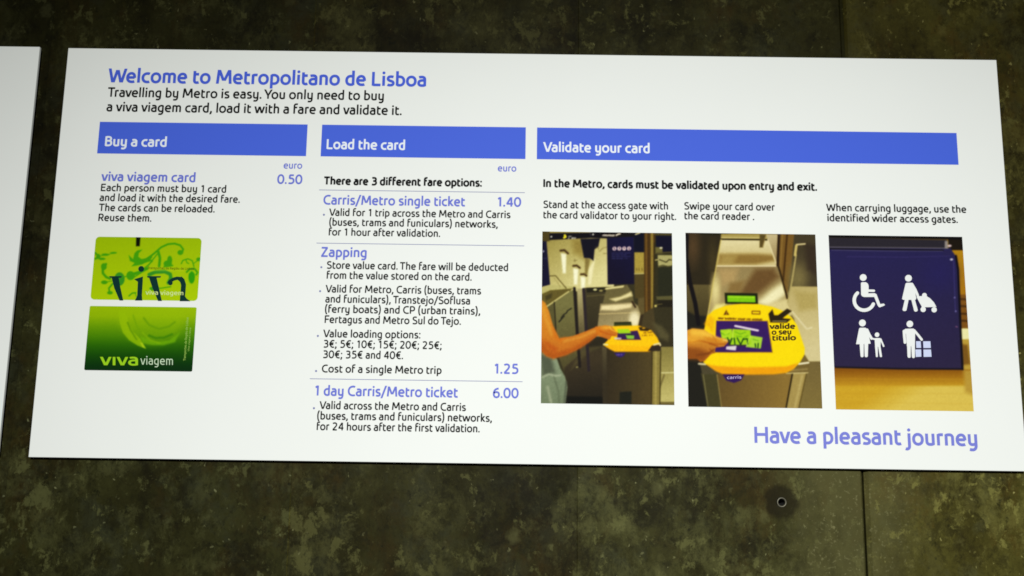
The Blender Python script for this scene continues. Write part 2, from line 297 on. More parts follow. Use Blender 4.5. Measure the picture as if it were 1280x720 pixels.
    p.poly([(0, 280), (60, 315), (132, 342), (160, 420), (196, 480), (216, 560), (208, 620), (196, 720), (0, 720)], (140, 150, 130), (122, 132, 112), ((100, 350), (60, 680)))
    p.poly([(0, 300), (90, 340), (120, 450), (20, 470)], (98, 104, 90), soft=22); p.line([(20, 482), (70, 462), (120, 474), (160, 470)], 11, (168, 174, 154), soft=9); p.line([(112, 486), (146, 600), (150, 690)], 12, (110, 118, 100), soft=10); p.line([(60, 560), (90, 690)], 16, (162, 168, 148), soft=14); p.line([(205, 520), (190, 690)], 14, (100, 106, 92), soft=8)
    p.poly([(5, -120), (42, -90), (72, -20), (102, 90), (150, 186), (258, 168), (360, 130), (436, 98), (510, 84), (562, 92), (592, 128), (608, 150), (596, 168), (560, 170), (545, 198), (508, 184), (452, 164), (392, 210), (310, 264), (205, 314), (105, 342), (50, 322), (5, 280)], (212, 142, 52), (192, 120, 46), ((60, -50), (200, 300)))
    p.poly([(5, 190), (60, 268), (110, 300), (250, 262), (400, 184), (450, 150), (392, 212), (310, 266), (205, 316), (105, 344), (50, 324), (5, 282)], (170, 96, 28), soft=20, a=.8); p.line([(20, -60), (50, 40), (90, 150)], 22, (226, 164, 80), soft=22, a=.6); p.line([(190, 208), (320, 176), (430, 128)], 16, (226, 164, 84), soft=16, a=.6)
    p.poly([(95, 80), (150, 186), (200, 178), (160, 215), (110, 180)], (206, 118, 28), soft=20, a=.55); p.poly([(120, 300), (60, 260), (30, 200), (60, 215), (140, 262)], (176, 88, 24), soft=24, a=.6)
    p.poly([(438, 98), (470, 92), (500, 130), (480, 168), (452, 160)], (214, 128, 34), soft=16, a=.6); p.ell(520, 104, 34, 12, (248, 176, 70), soft=14, a=.8); p.line([(545, 96), (560, 118), (592, 134)], 7, (250, 184, 84), soft=7)
    p.line([(470, 128), (520, 150), (590, 164)], 9, (186, 104, 24), soft=6); p.line([(530, 120), (590, 140)], 6, (200, 120, 30)); p.line([(440, 100), (450, 150)], 8, (208, 124, 30), soft=8); p.line([(498, 232), (530, 236)], 10, (225, 220, 190))
    p.grain(1.2, 5); return p

def art_reader():
    p = Art([(857, 291), (1019, 293), (1028, 511), (860, 508)], 162.3, 216.2, 0.8, (855, 285), 6.256)
    p.fill((104, 92, 62))
    p.poly([(0, 30), (292, 30), (285, 80), (262, 200), (232, 380), (210, 452), (0, 452)], (62, 54, 36)); p.ell(72, 150, 46, 130, (96, 78, 54), soft=50); p.ell(225, 260, 30, 130, (84, 74, 46), soft=40); p.poly([(130, 36), (352, 38), (346, 54), (130, 52)], (48, 48, 26), soft=8)
    p.poly([(0, 450), (212, 455), (178, 720), (100, 800), (0, 800)], (108, 98, 66), (78, 70, 44), ((150, 460), (120, 760)))
    p.poly([(-10, 640), (80, 690), (175, 700), (165, 1060), (150, 1180), (190, 1420), (-10, 1420)], (46, 44, 38), soft=12)
    p.line([(22, 60), (16, 240), (46, 430), (88, 600), (112, 760)], 32, (28, 22, 28))
    p.poly([(290, 45), (652, 46), (660, 90), (290, 86)], (168, 152, 98)); p.line([(296, 76), (640, 76)], 8, (205, 190, 140))
    p.poly([(290, 92), (655, 92), (728, 304), (256, 304)], (224, 210, 168), (206, 190, 146), ((300, 100), (300, 210))); p.poly([(276, 208), (560, 205), (700, 214), (716, 262), (560, 292), (262, 292)], (146, 122, 72), soft=24); p.poly([(300, 215), (420, 215), (380, 292), (270, 300)], (176, 156, 104), soft=30, a=.7)
    p.line([(290, 90), (655, 94)], 11, (46, 38, 18)); p.poly([(592, 50), (642, 54), (618, 156), (590, 156)], (104, 90, 50)); p.line([(640, 60), (615, 150)], 5, (160, 140, 95))
    p.poly([(642, 48), (748, 50), (728, 300), (655, 92)], (196, 180, 146), (150, 132, 98), ((680, 60), (740, 280))); p.line([(655, 92), (728, 302)], 8, (232, 216, 176))
    p.poly([(252, 308), (727, 306), (772, 430), (850, 664), (800, 760), (178, 730)], (150, 134, 100), (166, 150, 112), ((400, 320), (400, 650)))
    p.poly([(430, 520), (560, 330), (700, 322), (744, 390), (590, 520), (500, 540)], (118, 94, 60), soft=36); p.poly([(270, 330), (420, 325), (400, 420), (300, 460)], (176, 152, 112), soft=40)
    p.poly([(575, 592), (700, 485), (772, 440), (806, 520), (660, 630)], (240, 230, 188), soft=32); p.ell(246, 500, 30, 100, (222, 206, 152), soft=34); p.poly([(190, 700), (250, 610), (330, 600), (300, 640)], (230, 216, 146), soft=16); p.poly([(360, 440), (470, 420), (440, 515), (340, 515)], (140, 118, 78), soft=26)
    p.poly([(640, 610), (810, 560), (860, 690), (800, 700)], (214, 198, 150), soft=24)
    p.line([(255, 304), (727, 304)], 8, (240, 222, 188)); p.line([(291, 92), (252, 310), (178, 730)], 7, (206, 188, 118))
    p.poly([(748, 40), (862, 40), (838, 300), (802, 570), (736, 306)], (128, 102, 54)); p.line([(742, 50), (732, 300)], 20, (58, 40, 20)); p.line([(806, 50), (776, 420)], 14, (84, 60, 24)); p.line([(770, 50), (752, 340)], 8, (150, 124, 72)); p.line([(740, 310), (808, 560)], 14, (66, 50, 22))
    p.poly([(862, 40), (1050, 40), (1050, 468), (836, 468)], (86, 77, 58)); p.ell(892, 400, 70, 110, (128, 118, 84), soft=60); p.poly([(940, 120), (1040, 140), (1040, 380), (970, 330)], (74, 62, 50), soft=30)
    p.poly([(836, 466), (1060, 468), (1075, 1070), (960, 1060), (860, 720), (806, 600)], (184, 168, 122), (206, 192, 152), ((880, 480), (1000, 960))); p.poly([(860, 500), (1040, 520), (1040, 640), (900, 660)], (176, 160, 110), soft=30)
    p.line([(876, 215), (845, 420), (812, 590)], 12, (176, 162, 116)); p.line([(880, 132), (946, 126)], 11, (222, 206, 162)); p.line([(878, 140), (868, 216)], 19, (204, 184, 124)); p.line([(846, 664), (960, 800), (1000, 790)], 8, (226, 214, 180), soft=8)
    p.poly([(960, 1052), (1090, 1052), (1100, 1420), (880, 1420)], (124, 110, 74), (134, 120, 78), ((980, 1060), (980, 1400)))
    p.poly([(318, 516), (574, 520), (580, 608), (322, 602)], (42, 46, 18)); p.poly([(338, 537), (556, 541), (560, 592), (340, 588)], (132, 194, 22)); p.line([(346, 548), (550, 552)], 8, (172, 222, 60), soft=6)
    p.poly([(130, 1140), (300, 1140), (300, 1420), (185, 1420)], (84, 80, 52)); p.poly([(255, 1130), (860, 1130), (800, 1420), (290, 1420)], (112, 94, 56), (142, 120, 70), ((280, 1200), (780, 1300))); p.line([(148, 1145), (188, 1420)], 6, (142, 136, 102)); p.line([(256, 1150), (294, 1420)], 7, (150, 136, 92))
    p.poly([(845, 1140), (962, 1136), (892, 1420), (792, 1420)], (164, 146, 98)); p.line([(848, 1145), (796, 1420)], 12, (58, 48, 24)); p.line([(958, 1145), (896, 1420)], 9, (108, 94, 52)); p.line([(925, 1160), (868, 1400)], 14, (182, 164, 116), soft=10)
    p.poly([(120, 1062), (240, 1098), (290, 1146), (142, 1150)], (92, 86, 66)); p.line([(114, 1068), (166, 1072)], 14, (206, 196, 168))
    p.poly([(900, 1050), (945, 1000), (980, 1056), (984, 1108), (964, 1138), (790, 1146), (850, 1108)], (124, 108, 68)); p.line([(898, 1072), (974, 1062)], 13, (240, 230, 204)); p.line([(835, 1122), (962, 1112)], 14, (150, 134, 94), soft=8); p.line([(800, 1144), (970, 1140)], 7, (206, 192, 150))
    p.poly([(180, 700), (236, 652), (330, 616), (450, 603), (580, 605), (690, 626), (780, 662), (844, 712), (884, 772), (916, 866), (944, 950), (942, 1000), (906, 1060), (856, 1108), (800, 1136), (700, 1146), (450, 1148), (300, 1142), (250, 1122), (178, 1076), (150, 1058), (158, 800)], (252, 208, 6), (250, 214, 10), ((200, 700), (800, 1000)))
    p.poly([(176, 1072), (260, 1086), (500, 1096), (800, 1090), (890, 1066), (856, 1110), (800, 1138), (700, 1150), (450, 1152), (300, 1146), (250, 1126)], (238, 160, 12), soft=12); p.poly([(160, 760), (200, 690), (240, 720), (230, 830)], (240, 178, 8), soft=20)
    p.poly([(252, 735), (656, 738), (692, 982), (240, 982)], (72, 38, 112)); p.line([(240, 982), (692, 982)], 5, (180, 140, 30)); p.line([(652, 735), (690, 980)], 6, (160, 130, 30))
    p.line([(400, 776), (578, 812)], 15, (226, 216, 232)); p.poly([(520, 850), (614, 866), (600, 952), (486, 940)], (166, 208, 74)); p.poly([(282, 806), (374, 800), (380, 872), (300, 905)], (168, 212, 48)); p.poly([(382, 800), (520, 808), (524, 922), (350, 924)], (160, 204, 40))
    for l in ([(340, 868), (356, 918)], [(374, 872), (358, 918)], [(392, 872), (398, 920)], [(416, 870), (440, 918)], [(464, 874), (444, 920)], [(470, 880), (494, 876), (498, 916)], [(556, 915), (560, 940)], [(580, 912), (578, 944)]): p.line(l, 9, (36, 66, 30))
    for l in ([(292, 830), (320, 848), (350, 836)], [(400, 822), (440, 840), (480, 826)], [(500, 850), (470, 868)], [(540, 880), (580, 892)], [(300, 880), (330, 868)], [(410, 856), (450, 860)]): p.line(l, 6, (96, 150, 24), soft=6, a=.8)
    p.line([(384, 802), (380, 868)], 5, (210, 232, 130), soft=5, a=.8); p.line([(520, 856), (486, 936)], 5, (208, 230, 150), soft=5, a=.8); p.line([(350, 808), (300, 900)], 12, (186, 224, 80), soft=14, a=.6)
    p.line([(350, 926), (480, 928)], 8, (70, 66, 60)); p.poly([(330, 936), (410, 930), (404, 966), (328, 958)], (218, 208, 224))
    p.poly([(308, 690), (330, 650), (354, 690)], (96, 68, 10)); p.line([(332, 668), (332, 684)], 6, (210, 160, 20)); p.line([(532, 660), (594, 662), (594, 684), (532, 682), (532, 660)], 8, (120, 86, 20)); p.scrawl(268, 714, 612, 726, 16, (104, 76, 10), 41, 6)
    p.poly([(660, 682), (692, 645), (706, 692), (735, 692), (807, 640), (844, 660), (772, 716), (838, 722), (804, 752), (674, 750)], (58, 46, 22)); p.line([(694, 739), (800, 739)], 8, (156, 146, 112))
    p.poly([(300, 1150), (472, 1150), (446, 1196), (390, 1216), (330, 1198)], (66, 36, 106))
    p.poly([(5, 812), (70, 795), (160, 806), (220, 846), (272, 866), (330, 876), (346, 900), (312, 936), (248, 944), (238, 984), (205, 1000), (160, 1046), (126, 1056), (100, 1030), (5, 1030)], (216, 156, 66), (170, 112, 48), ((100, 820), (90, 1010)))
    p.line([(30, 905), (120, 890), (250, 918), (320, 916)], 9, (176, 108, 30), soft=8); p.line([(60, 826), (170, 836), (300, 886)], 18, (242, 184, 84), soft=18, a=.8); p.poly([(5, 940), (120, 950), (200, 985), (150, 1045), (5, 1035)], (138, 86, 30), soft=26, a=.8); p.line([(200, 955), (235, 985)], 8, (150, 92, 28), soft=6)
    p.poly([(60, 800), (160, 806), (240, 858), (180, 872), (60, 850)], (242, 186, 84), soft=24, a=.75); p.poly([(150, 858), (236, 868), (300, 890), (280, 905), (180, 892)], (206, 136, 44), soft=14, a=.7)
    p.line([(222, 850), (244, 876), (252, 906)], 6, (186, 116, 40), soft=8, a=.7); p.line([(196, 912), (262, 934)], 7, (150, 88, 26), soft=6); p.line([(100, 1000), (190, 990), (232, 960)], 10, (126, 76, 26), soft=10); p.ell(60, 880, 60, 26, (236, 172, 72), soft=24, a=.7)
    p.line([(310, 884), (338, 892)], 10, (238, 190, 120), soft=6)
    p.grain(0.9, 9); return p

def art_wide_gate():
    p = Art([(1035.5, 294), (1202, 296), (1218.5, 515), (1045, 511)], 166.8, 216.5, 0.8, (1030, 290), 6.26)
    p.fill((182, 144, 48))
    p.poly([(965, 40), (1120, 40), (1120, 148), (975, 146)], (44, 35, 26)); p.poly([(975, 146), (1120, 146), (1120, 502), (1040, 502)], (178, 138, 30), (168, 126, 34), ((1050, 150), (1090, 480)))
    p.poly([(1040, 500), (1130, 500), (1150, 780), (1060, 780)], (134, 98, 42))
    for y in (535, 590, 650, 705): p.line([(1050, y), (1130, y+4)], 16, (92, 64, 26), soft=7)
    p.poly([(1060, 768), (1160, 768), (1165, 854), (1060, 854)], (236, 230, 176)); p.poly([(1060, 852), (1170, 852), (1190, 1420), (1060, 1420)], (184, 156, 80)); p.poly([(1085, 890), (1128, 896), (1150, 1046), (1085, 1054)], (132, 102, 44), soft=14)
    p.poly([(60, 1064), (1200, 1088), (1200, 1250), (60, 1250)], (140, 98, 24), (192, 152, 52), ((500, 1085), (500, 1215))); p.poly([(60, 1208), (1200, 1212), (1200, 1440), (60, 1440)], (198, 160, 58), (214, 186, 102), ((450, 1230), (560, 1400)), soft=14)
    for i, y in enumerate((1150, 1196, 1236, 1262, 1304, 1340, 1372)): p.line([(70, y), (500, y+7-(i % 3)*5), (1180, y+12)], 5, (170, 130, 40) if i % 2 else (222, 188, 92), soft=9, a=.16)
    p.poly([(1096, 1090), (1200, 1090), (1200, 1300), (1110, 1260)], (182, 152, 78), soft=24)
    p.poly([(20, 110), (985, 128), (1020, 180), (1040, 205), (1048, 300), (1068, 700), (1090, 1087), (600, 1080), (70, 1062)], (56, 51, 100), (62, 54, 88), ((500, 200), (560, 1080))); p.ell(900, 330, 120, 120, (56, 50, 108), soft=110, a=.6)
    p.line([(1030, 192), (1048, 300), (1068, 700), (1090, 1085)], 16, (26, 21, 36)); p.line([(90, 1062), (600, 1078), (1088, 1084)], 12, (34, 28, 44))
    p.poly([(20, 10), (1100, 35), (1100, 60), (30, 46)], (24, 22, 24)); p.poly([(30, 44), (960, 62), (968, 128), (36, 122)], (60, 56, 68)); p.line([(44, 122), (966, 129)], 8, (116, 112, 118)); p.line([(46, 134), (930, 146)], 10, (28, 24, 38)); p.line([(60, 145), (470, 152), (926, 152)], 5, (104, 100, 130))
    p.poly([(942, 70), (966, 72), (966, 132), (942, 130)], (150, 142, 142)); p.ell(980, 110, 15, 9, (218, 196, 204)); p.line([(180, 198), (640, 202), (980, 192)], 6, (72, 64, 116)); p.poly([(930, 150), (985, 140), (1010, 185), (930, 190)], (58, 52, 98), soft=8)
    p.line([(1012, 232), (1030, 640)], 5, (84, 78, 134)); p.ell(996, 220, 12, 8, (196, 196, 214)); p.ell(1023, 524, 6, 6, (140, 136, 180)); p.ell(1033, 632, 6, 6, (140, 136, 180)); p.line([(1034, 752), (1046, 756)], 6, (170, 120, 150))
    p.grain(0.8, 12); return p

def art_flower_card():
    p = Art([(120, 295.5), (252, 298), (247.5, 376), (113, 374.5)], 132.6, 79.6, 0.65, (112, 294), 8.375)
    p.fill((163, 190, 2)); p.poly([(0, 0), (1200, 0), (1200, 720), (0, 720)], (156, 182, 2), (172, 200, 6), ((600, 50), (600, 690)), a=.9)
    G, G2 = (84, 158, 14), (72, 148, 50)
    p.line([(60, 185), (100, 228), (60, 248)], 20, G); p.ell(92, 222, 22, 26, G); p.ell(165, 204, 40, 13, G); p.ell(250, 185, 34, 10, G); p.ell(130, 248, 36, 13, G); p.line([(90, 225), (280, 184)], 6, G)
    p.line([(172, 304), (138, 345), (140, 400), (175, 440), (215, 456)], 26, G); p.ell(150, 330, 30, 36, G); p.ell(155, 495, 34, 20, G); p.line([(155, 495), (240, 480)], 8, G); p.line([(244, 508), (204, 556), (210, 600)], 18, G); p.ell(215, 604, 30, 18, G)
    p.ell(315, 460, 54, 70, G2); p.ell(430, 425, 44, 47, G); p.line([(350, 440), (400, 430)], 10, G); p.line([(460, 408), (530, 388), (603, 350)], 32, G); p.line([(470, 440), (540, 395)], 12, G)
    p.poly([(552, 152), (500, 160), (470, 190), (456, 252), (408, 208), (424, 272), (472, 292), (438, 328), (520, 316), (570, 296), (660, 268), (620, 236), (545, 252), (510, 226), (516, 190)], (84, 160, 12))
    p.line([(415, 636), (450, 606), (485, 604)], 14, G); p.line([(480, 604), (490, 640)], 8, G); p.line([(590, 590), (600, 610)], 8, G)
    p.shift(569.5, 0)
    p.line([(-30, 300), (40, 245), (110, 190), (180, 128), (250, 96), (320, 90), (378, 108), (410, 150), (398, 188)], 20, G); p.ell(380, 184, 30, 26, G); p.line([(-20, 290), (70, 230)], 34, G); p.line([(150, 176), (168, 240), (160, 325)], 28, G); p.line([(138, 200), (88, 265), (42, 325)], 12, G); p.line([(0, 350), (90, 275)], 10, G)
    p.ell(270, 262, 26, 44, G); p.ell(250, 300, 44, 34, G); p.line([(212, 330), (300, 320)], 16, G)
    p.line([(392, 300), (408, 266), (460, 250), (506, 270), (524, 330)], 12, G); p.line([(440, 262), (450, 290), (470, 300)], 10, G); p.ell(572, 256, 24, 20, G); p.line([(520, 300), (560, 270)], 8, G); p.ell(502, 440, 34, 68, (64, 156, 14)); p.line([(450, 388), (480, 356), (530, 352), (562, 392), (550, 415)], 20, G); p.line([(470, 400), (500, 372), (545, 402)], 8, (160, 196, 10))
    p.line([(56, 414), (120, 388), (220, 384), (276, 410), (284, 450), (258, 500)], 38, G2); p.ell(96, 560, 36, 20, G); p.line([(100, 556), (180, 556), (284, 540)], 11, G)
    p.line([(60, 374), (420, 374)], 5, (200, 214, 90), a=.55)
    p.shift(0, 0); p.poly([(488, 0), (532, 0), (524, 116), (486, 116)], (16, 22, 6))
    p.grain(0.5, 21); return p

def art_green_card():
    p = Art([(112.5, 382.5), (246, 384), (240, 464.5), (105, 462.5)], 132.2, 79.4, 0.65, (104, 380), 8.375)
    st = ((10, (156, 184, 2)), (130, (146, 176, 2)), (230, (118, 156, 2)), (340, (90, 136, 4)), (440, (58, 112, 6)), (540, (34, 90, 10)), (640, (18, 70, 20)), (720, (16, 60, 26)))
    p.fill(st[0][1])
    for (y0, c0), (y1, c1) in zip(st, st[1:]): p.poly([(-60, y0), (1300, y0), (1300, 900), (-60, 900)], c0, c1, ((0, y0), (0, y1)), soft=4)
    Lm = (152, 184, 4)
    def crescent(pts, w0, col, a, soft=10):
        n = len(pts)-1
        for i in range(n): p.line(pts[i:i+2], w0*(1-abs(2*(i+.5)/n-1)**2*.6), col, soft=soft, a=a)
    p.ell(720, 130, 330, 300, Lm, soft=70, a=.42)
    p.poly([(372, 90), (440, 60), (470, 180), (520, 290), (600, 370), (655, 468), (570, 436), (480, 380), (415, 300), (384, 200)], Lm, soft=8, a=.8)
    p.poly([(600, 340), (760, 400), (900, 380), (1010, 300), (960, 400), (840, 432), (720, 430), (620, 410)], (124, 170, 6), soft=14, a=.75)
    for q, w, c in (([(466, 196), (500, 280), (558, 372)], 14, (100, 140, 2)), ([(524, 120), (560, 230), (610, 300)], 12, (120, 160, 2)), ([(636, 150), (690, 220), (790, 262), (900, 236), (960, 190)], 18, (112, 152, 2)), ([(690, 332), (760, 358), (850, 352), (930, 318)], 22, (78, 132, 4)), ([(620, 300), (700, 380), (800, 410)], 10, (140, 178, 4))): p.line(q, w, c, soft=12, a=.85)
    p.poly([(596, 402), (620, 410), (656, 468), (618, 452)], (168, 196, 30), soft=6)
    p.grain(0.5, 22); return p
# ---------------------------------------------------------------- helpers
def tag(o, label=None, cat=None, group=None, kind=None):
    for k, v in (('label', label), ('category', cat), ('group', group), ('kind', kind)):
        if v: o[k] = v
    return o
def empty(name, loc):
    o = bpy.data.objects.new(name, None); COL.objects.link(o); o.location = loc; o.empty_display_size = 0.05; return o
def link(name, verts, faces, mat, parent=None, smooth=False):
    me = bpy.data.meshes.new(name); me.from_pydata(verts, [], faces); me.update()
    if mat: me.materials.append(mat)
    if smooth:
        for f in me.polygons: f.use_smooth = True
    o = bpy.data.objects.new(name, me); COL.objects.link(o)
    if parent: o.parent = parent
    return o
def bevel_box(name, x0, x1, y0, y1, z0, z1, bev, mat, parent=None, seg=2):
    bm = bmesh.new(); bmesh.ops.create_cube(bm, size=1)
    for v in bm.verts: v.co = ((x0+x1)/2+v.co.x*(x1-x0), (y0+y1)/2+v.co.y*(y1-y0), (z0+z1)/2+v.co.z*(z1-z0))
    if bev: bmesh.ops.bevel(bm, geom=bm.edges[:], offset=bev, segments=seg, affect='EDGES', profile=0.5)
    me = bpy.data.meshes.new(name); bm.to_mesh(me); bm.free(); me.materials.append(mat)
    o = bpy.data.objects.new(name, me); COL.objects.link(o)
    if parent: o.parent = parent
    return o

# ---------------------------------------------------------------- materials
def new_mat(name, color=(0.8, 0.8, 0.8), rough=0.5, metal=0.0, spec=0.5):
    mt = bpy.data.materials.new(name); mt.use_nodes = True; b = mt.node_tree.nodes['Principled BSDF']
    b.inputs['Base Color'].default_value = (*color, 1); b.inputs['Roughness'].default_value = rough; b.inputs['Metallic'].default_value = metal
    b.inputs['Specular IOR Level'].default_value = spec
    return mt
class NT:
    def __init__(s, mat): s.t = mat.node_tree; s.b = s.t.nodes['Principled BSDF']
    def n(s, kind, **kw):
        nd = s.t.nodes.new(kind)
        for k, v in kw.items():
            if k in nd.inputs: nd.inputs[k].default_value = v
            else: setattr(nd, k, v)
        return nd
    def l(s, a, b): s.t.links.new(a, b)
    def noise(s, vec, scale, detail=4, rough=0.6, dist=0.0):
        nd = s.n('ShaderNodeTexNoise', Scale=scale, Detail=detail, Roughness=rough, Distortion=dist); s.l(vec, nd.inputs['Vector']); return nd.outputs['Fac']
    def ramp(s, fac, stops):
        nd = s.t.nodes.new('ShaderNodeValToRGB'); s.l(fac, nd.inputs[0]); e = nd.color_ramp.elements
        while len(e) < len(stops): e.new(0.5)
        for i, (p, c) in enumerate(stops):
            e[i].position = p; e[i].color = (*c, 1) if isinstance(c, tuple) else (c, c, c, 1)
        return nd.outputs[0]
    def mix(s, fac, a, b, mode='MIX'):
        nd = s.n('ShaderNodeMixRGB', blend_type=mode)
        for i, v in ((0, fac), (1, a), (2, b)):
            if isinstance(v, (int, float)): nd.inputs[i].default_value = v
            elif isinstance(v, tuple): nd.inputs[i].default_value = (*v, 1)
            else: s.l(v, nd.inputs[i])
        return nd.outputs[0]
    def math(s, op, a, b=0.0, clamp=False):
        nd = s.n('ShaderNodeMath', operation=op, use_clamp=clamp)
        for i, v in ((0, a), (1, b)):
            if isinstance(v, (int, float)): nd.inputs[i].default_value = v
            else: s.l(v, nd.inputs[i])
        return nd.outputs[0]
    def scaled(s, vec, sc, loc=(0, 0, 0)):
        nd = s.n('ShaderNodeMapping'); nd.inputs['Scale'].default_value = sc; nd.inputs['Location'].default_value = loc; s.l(vec, nd.inputs['Vector']); return nd.outputs[0]

HOLE = (0.3077, -0.3019)                       # anchor hole on the wall (x, z)
def concrete():
    mt = new_mat('dark_mottled_concrete', rough=0.6, spec=0.04); k = NT(mt)
    tc = k.n('ShaderNodeTexCoord'); geo = k.n('ShaderNodeNewGeometry'); vec = geo.outputs['Position']
    oi = k.n('ShaderNodeObjectInfo')
    warp = k.n('ShaderNodeTexNoise', Scale=38.0, Detail=3.0); k.l(vec, warp.inputs['Vector'])
    wv = k.n('ShaderNodeVectorMath', operation='MULTIPLY_ADD'); k.l(warp.outputs['Color'], wv.inputs[0]); wv.inputs[1].default_value = (0.010, 0.010, 0.010); k.l(vec, wv.inputs[2]); wvec = wv.outputs[0]
    w2 = k.n('ShaderNodeTexNoise', Scale=140.0, Detail=3.0); k.l(vec, w2.inputs['Vector'])
    wv2 = k.n('ShaderNodeVectorMath', operation='MULTIPLY_ADD'); k.l(w2.outputs['Color'], wv2.inputs[0]); wv2.inputs[1].default_value = (0.012, 0.012, 0.012); k.l(wvec, wv2.inputs[2]); wvec2 = wv2.outputs[0]
    a = k.noise(vec, 11, 8, 0.72, 0.1); b = k.noise(k.scaled(vec, (1, 1, .55), (3, 1, 7)), 34, 6, 0.7, 1.0); c = k.noise(k.scaled(vec, (1, 1, 1), (9, 4, 2)), 15, 7, 0.72, 0.1); st = k.noise(k.scaled(vec, (1, 1, .10), (5, 2, 8)), 30, 4, 0.6)
    def N(sc, det, ro, di, stretch, shift, v=None): return k.noise(k.scaled(v or wvec, stretch, shift), sc, det, ro, di)
    dark, mid, lite, pale = (0.0095, 0.0085, 0.0026), (0.0215, 0.0190, 0.0048), (0.0430, 0.0395, 0.0110), (0.0820, 0.0780, 0.0270)
    col = k.ramp(a, [(0.30, dark), (0.45, mid), (0.58, (0.032, 0.0295, 0.0082)), (0.74, lite)])
    col = k.mix(k.ramp(N(9, 8, .75, .1, (1, 1, .7), (2, 8, 5)), [(0.50, 0.0), (0.62, 0.75)]), col, (0.034, 0.0215, 0.0050))   # rusty brown
    col = k.mix(k.ramp(c, [(0.50, 0.0), (0.62, 0.75)]), col, (0.031, 0.031, 0.0150))          # grey bloom
    col = k.mix(k.ramp(N(14, 8, .78, .1, (1, 1, .8), (12, 3, 1)), [(0.38, 0.8), (0.48, 0.0)]), col, (0.0095, 0.0078, 0.0028))  # damp dark patches
    col = k.mix(k.ramp(st, [(0.34, 0.45), (0.50, 0.0)]), col, (0.013, 0.011, 0.0035))
    big = N(7, 3, .5, 0, (1, 1, .8), (5, 5, 9))                                               # where the pale blotches gather
    bl = k.math('ADD', N(19, 8, .78, .15, (1, 1, .75), (3, 1, 7)), k.math('MULTIPLY', k.math('SUBTRACT', big, 0.5), 0.55))
    col = k.mix(k.ramp(bl, [(0.52, 0.0), (0.60, 0.36), (0.72, 0.80)]), col, (0.064, 0.0605, 0.0205))
    bl2 = k.math('ADD', N(40, 8, .78, .1, (1, 1, .8), (8, 4, 3)), k.math('MULTIPLY', k.math('SUBTRACT', big, 0.5), 0.35))
    col = k.mix(k.ramp(bl2, [(0.54, 0.0), (0.60, 0.34), (0.70, 0.65)]), col, (0.070, 0.066, 0.0235))
    col = k.mix(k.ramp(N(33, 8, .8, .1, (1, 1, .8), (4, 9, 6)), [(0.39, 0.6), (0.46, 0.0)]), col, (0.0115, 0.0102, 0.0036))
    fl = k.math('ADD', N(44, 6, .72, .2, (1, 1, .8), (6, 6, 1)), k.math('MULTIPLY', k.math('SUBTRACT', big, 0.5), 0.35))
    col = k.mix(k.ramp(fl, [(0.575, 0.0), (0.63, 0.8)]), col, pale)                            # laitance flecks
    col = k.mix(k.ramp(N(70, 6, .7, .2, (1, 1, .9), (1, 7, 4)), [(0.31, 0.75), (0.37, 0.0)]), col, (0.008, 0.0078, 0.0032))     # small voids
    # chips of pale aggregate
    def chips(scale, thr, keep, stretch, shift, colr, amt):
        v = k.n('ShaderNodeTexVoronoi', Scale=scale, Randomness=1.0); k.l(k.scaled(wvec2, stretch, shift), v.inputs['Vector'])
        sep = k.n('ShaderNodeSeparateColor'); k.l(v.outputs['Color'], sep.inputs[0])
        size = k.math('MULTIPLY', sep.outputs[1], thr)
        q = k.math('SUBTRACT', size, v.outputs['Distance']); q = k.math('MULTIPLY', q, 5.5, True)
        m = k.math('MULTIPLY', q, k.math('GREATER_THAN', sep.outputs[0], keep))
        return k.mix(k.math('MULTIPLY', m, k.math('MULTIPLY', sep.outputs[2], amt)), col, colr)
    col = chips(40, 0.40, 0.74, (1, 1, .75), (1, 2, 3), (0.085, 0.080, 0.030), 0.6)
    col = chips(62, 0.42, 0.72, (1, 1, .6), (3, 8, 5), (0.080, 0.077, 0.032), 0.6)
    col = chips(95, 0.36, 0.86, (1, 1, .8), (4, 5, 6), (0.13, 0.125, 0.05), 0.7)
    col = chips(200, 0.40, 0.90, (1, 1, .8), (7, 3, 1), (0.20, 0.19, 0.09), 0.7)
    col = chips(120, 0.34, 0.88, (1, 1, 1), (2, 9, 4), (0.010, 0.010, 0.005), 0.8)
    q = k.n('ShaderNodeSeparateXYZ'); k.l(wvec, q.inputs[0]); low = k.math('MULTIPLY', k.math('MAXIMUM', q.outputs[2], -0.1), -4.0)
    # light falloff put into the colour: upper wall darkened, ragged edge behind the boards
    falloff_z = k.math('ADD', k.math('MULTIPLY', q.outputs[2], 2.2), k.math('ADD', N(4, 7, .7, .2, (1, 1, .7), (7, 2, 4)), N(16, 6, .75, .1, (1, 1, .5), (1, 5, 4))))
    col = k.mix(k.ramp(falloff_z, [(0.75, 0.0), (1.0, 1.0)]), col, k.mix(1.0, col, (0.56, 0.54, 0.52), 'MULTIPLY'))
    col = k.mix(1.0, col, k.ramp(N(170, 6, .8, 0, (1, 1, .8), (5, 5, 5)), [(0.30, 0.62), (0.50, 0.98), (0.70, 1.0)]), 'MULTIPLY')
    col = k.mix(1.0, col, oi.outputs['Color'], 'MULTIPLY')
    qx = k.math('ABSOLUTE', k.math('SUBTRACT', q.outputs[0], 0.40)); qn = k.math('ADD', k.math('MULTIPLY', qx, -3.0), k.math('ADD', N(13, 7, .75, .1, (1, 1, .6), (3, 3, 2)), k.math('ADD', low, -0.18)))
    col = k.mix(k.ramp(qn, [(0.38, 0.0), (0.70, 0.62)]), col, (0.092, 0.086, 0.030))
    col = k.mix(k.math('MULTIPLY', k.ramp(N(260, 3, .6, 0, (1, 1, 1), (2, 2, 2)), [(0.58, 0.0), (0.74, 0.7)]), k.ramp(qn, [(0.40, 0.0), (0.65, 1.0)])), col, (0.19, 0.18, 0.08))
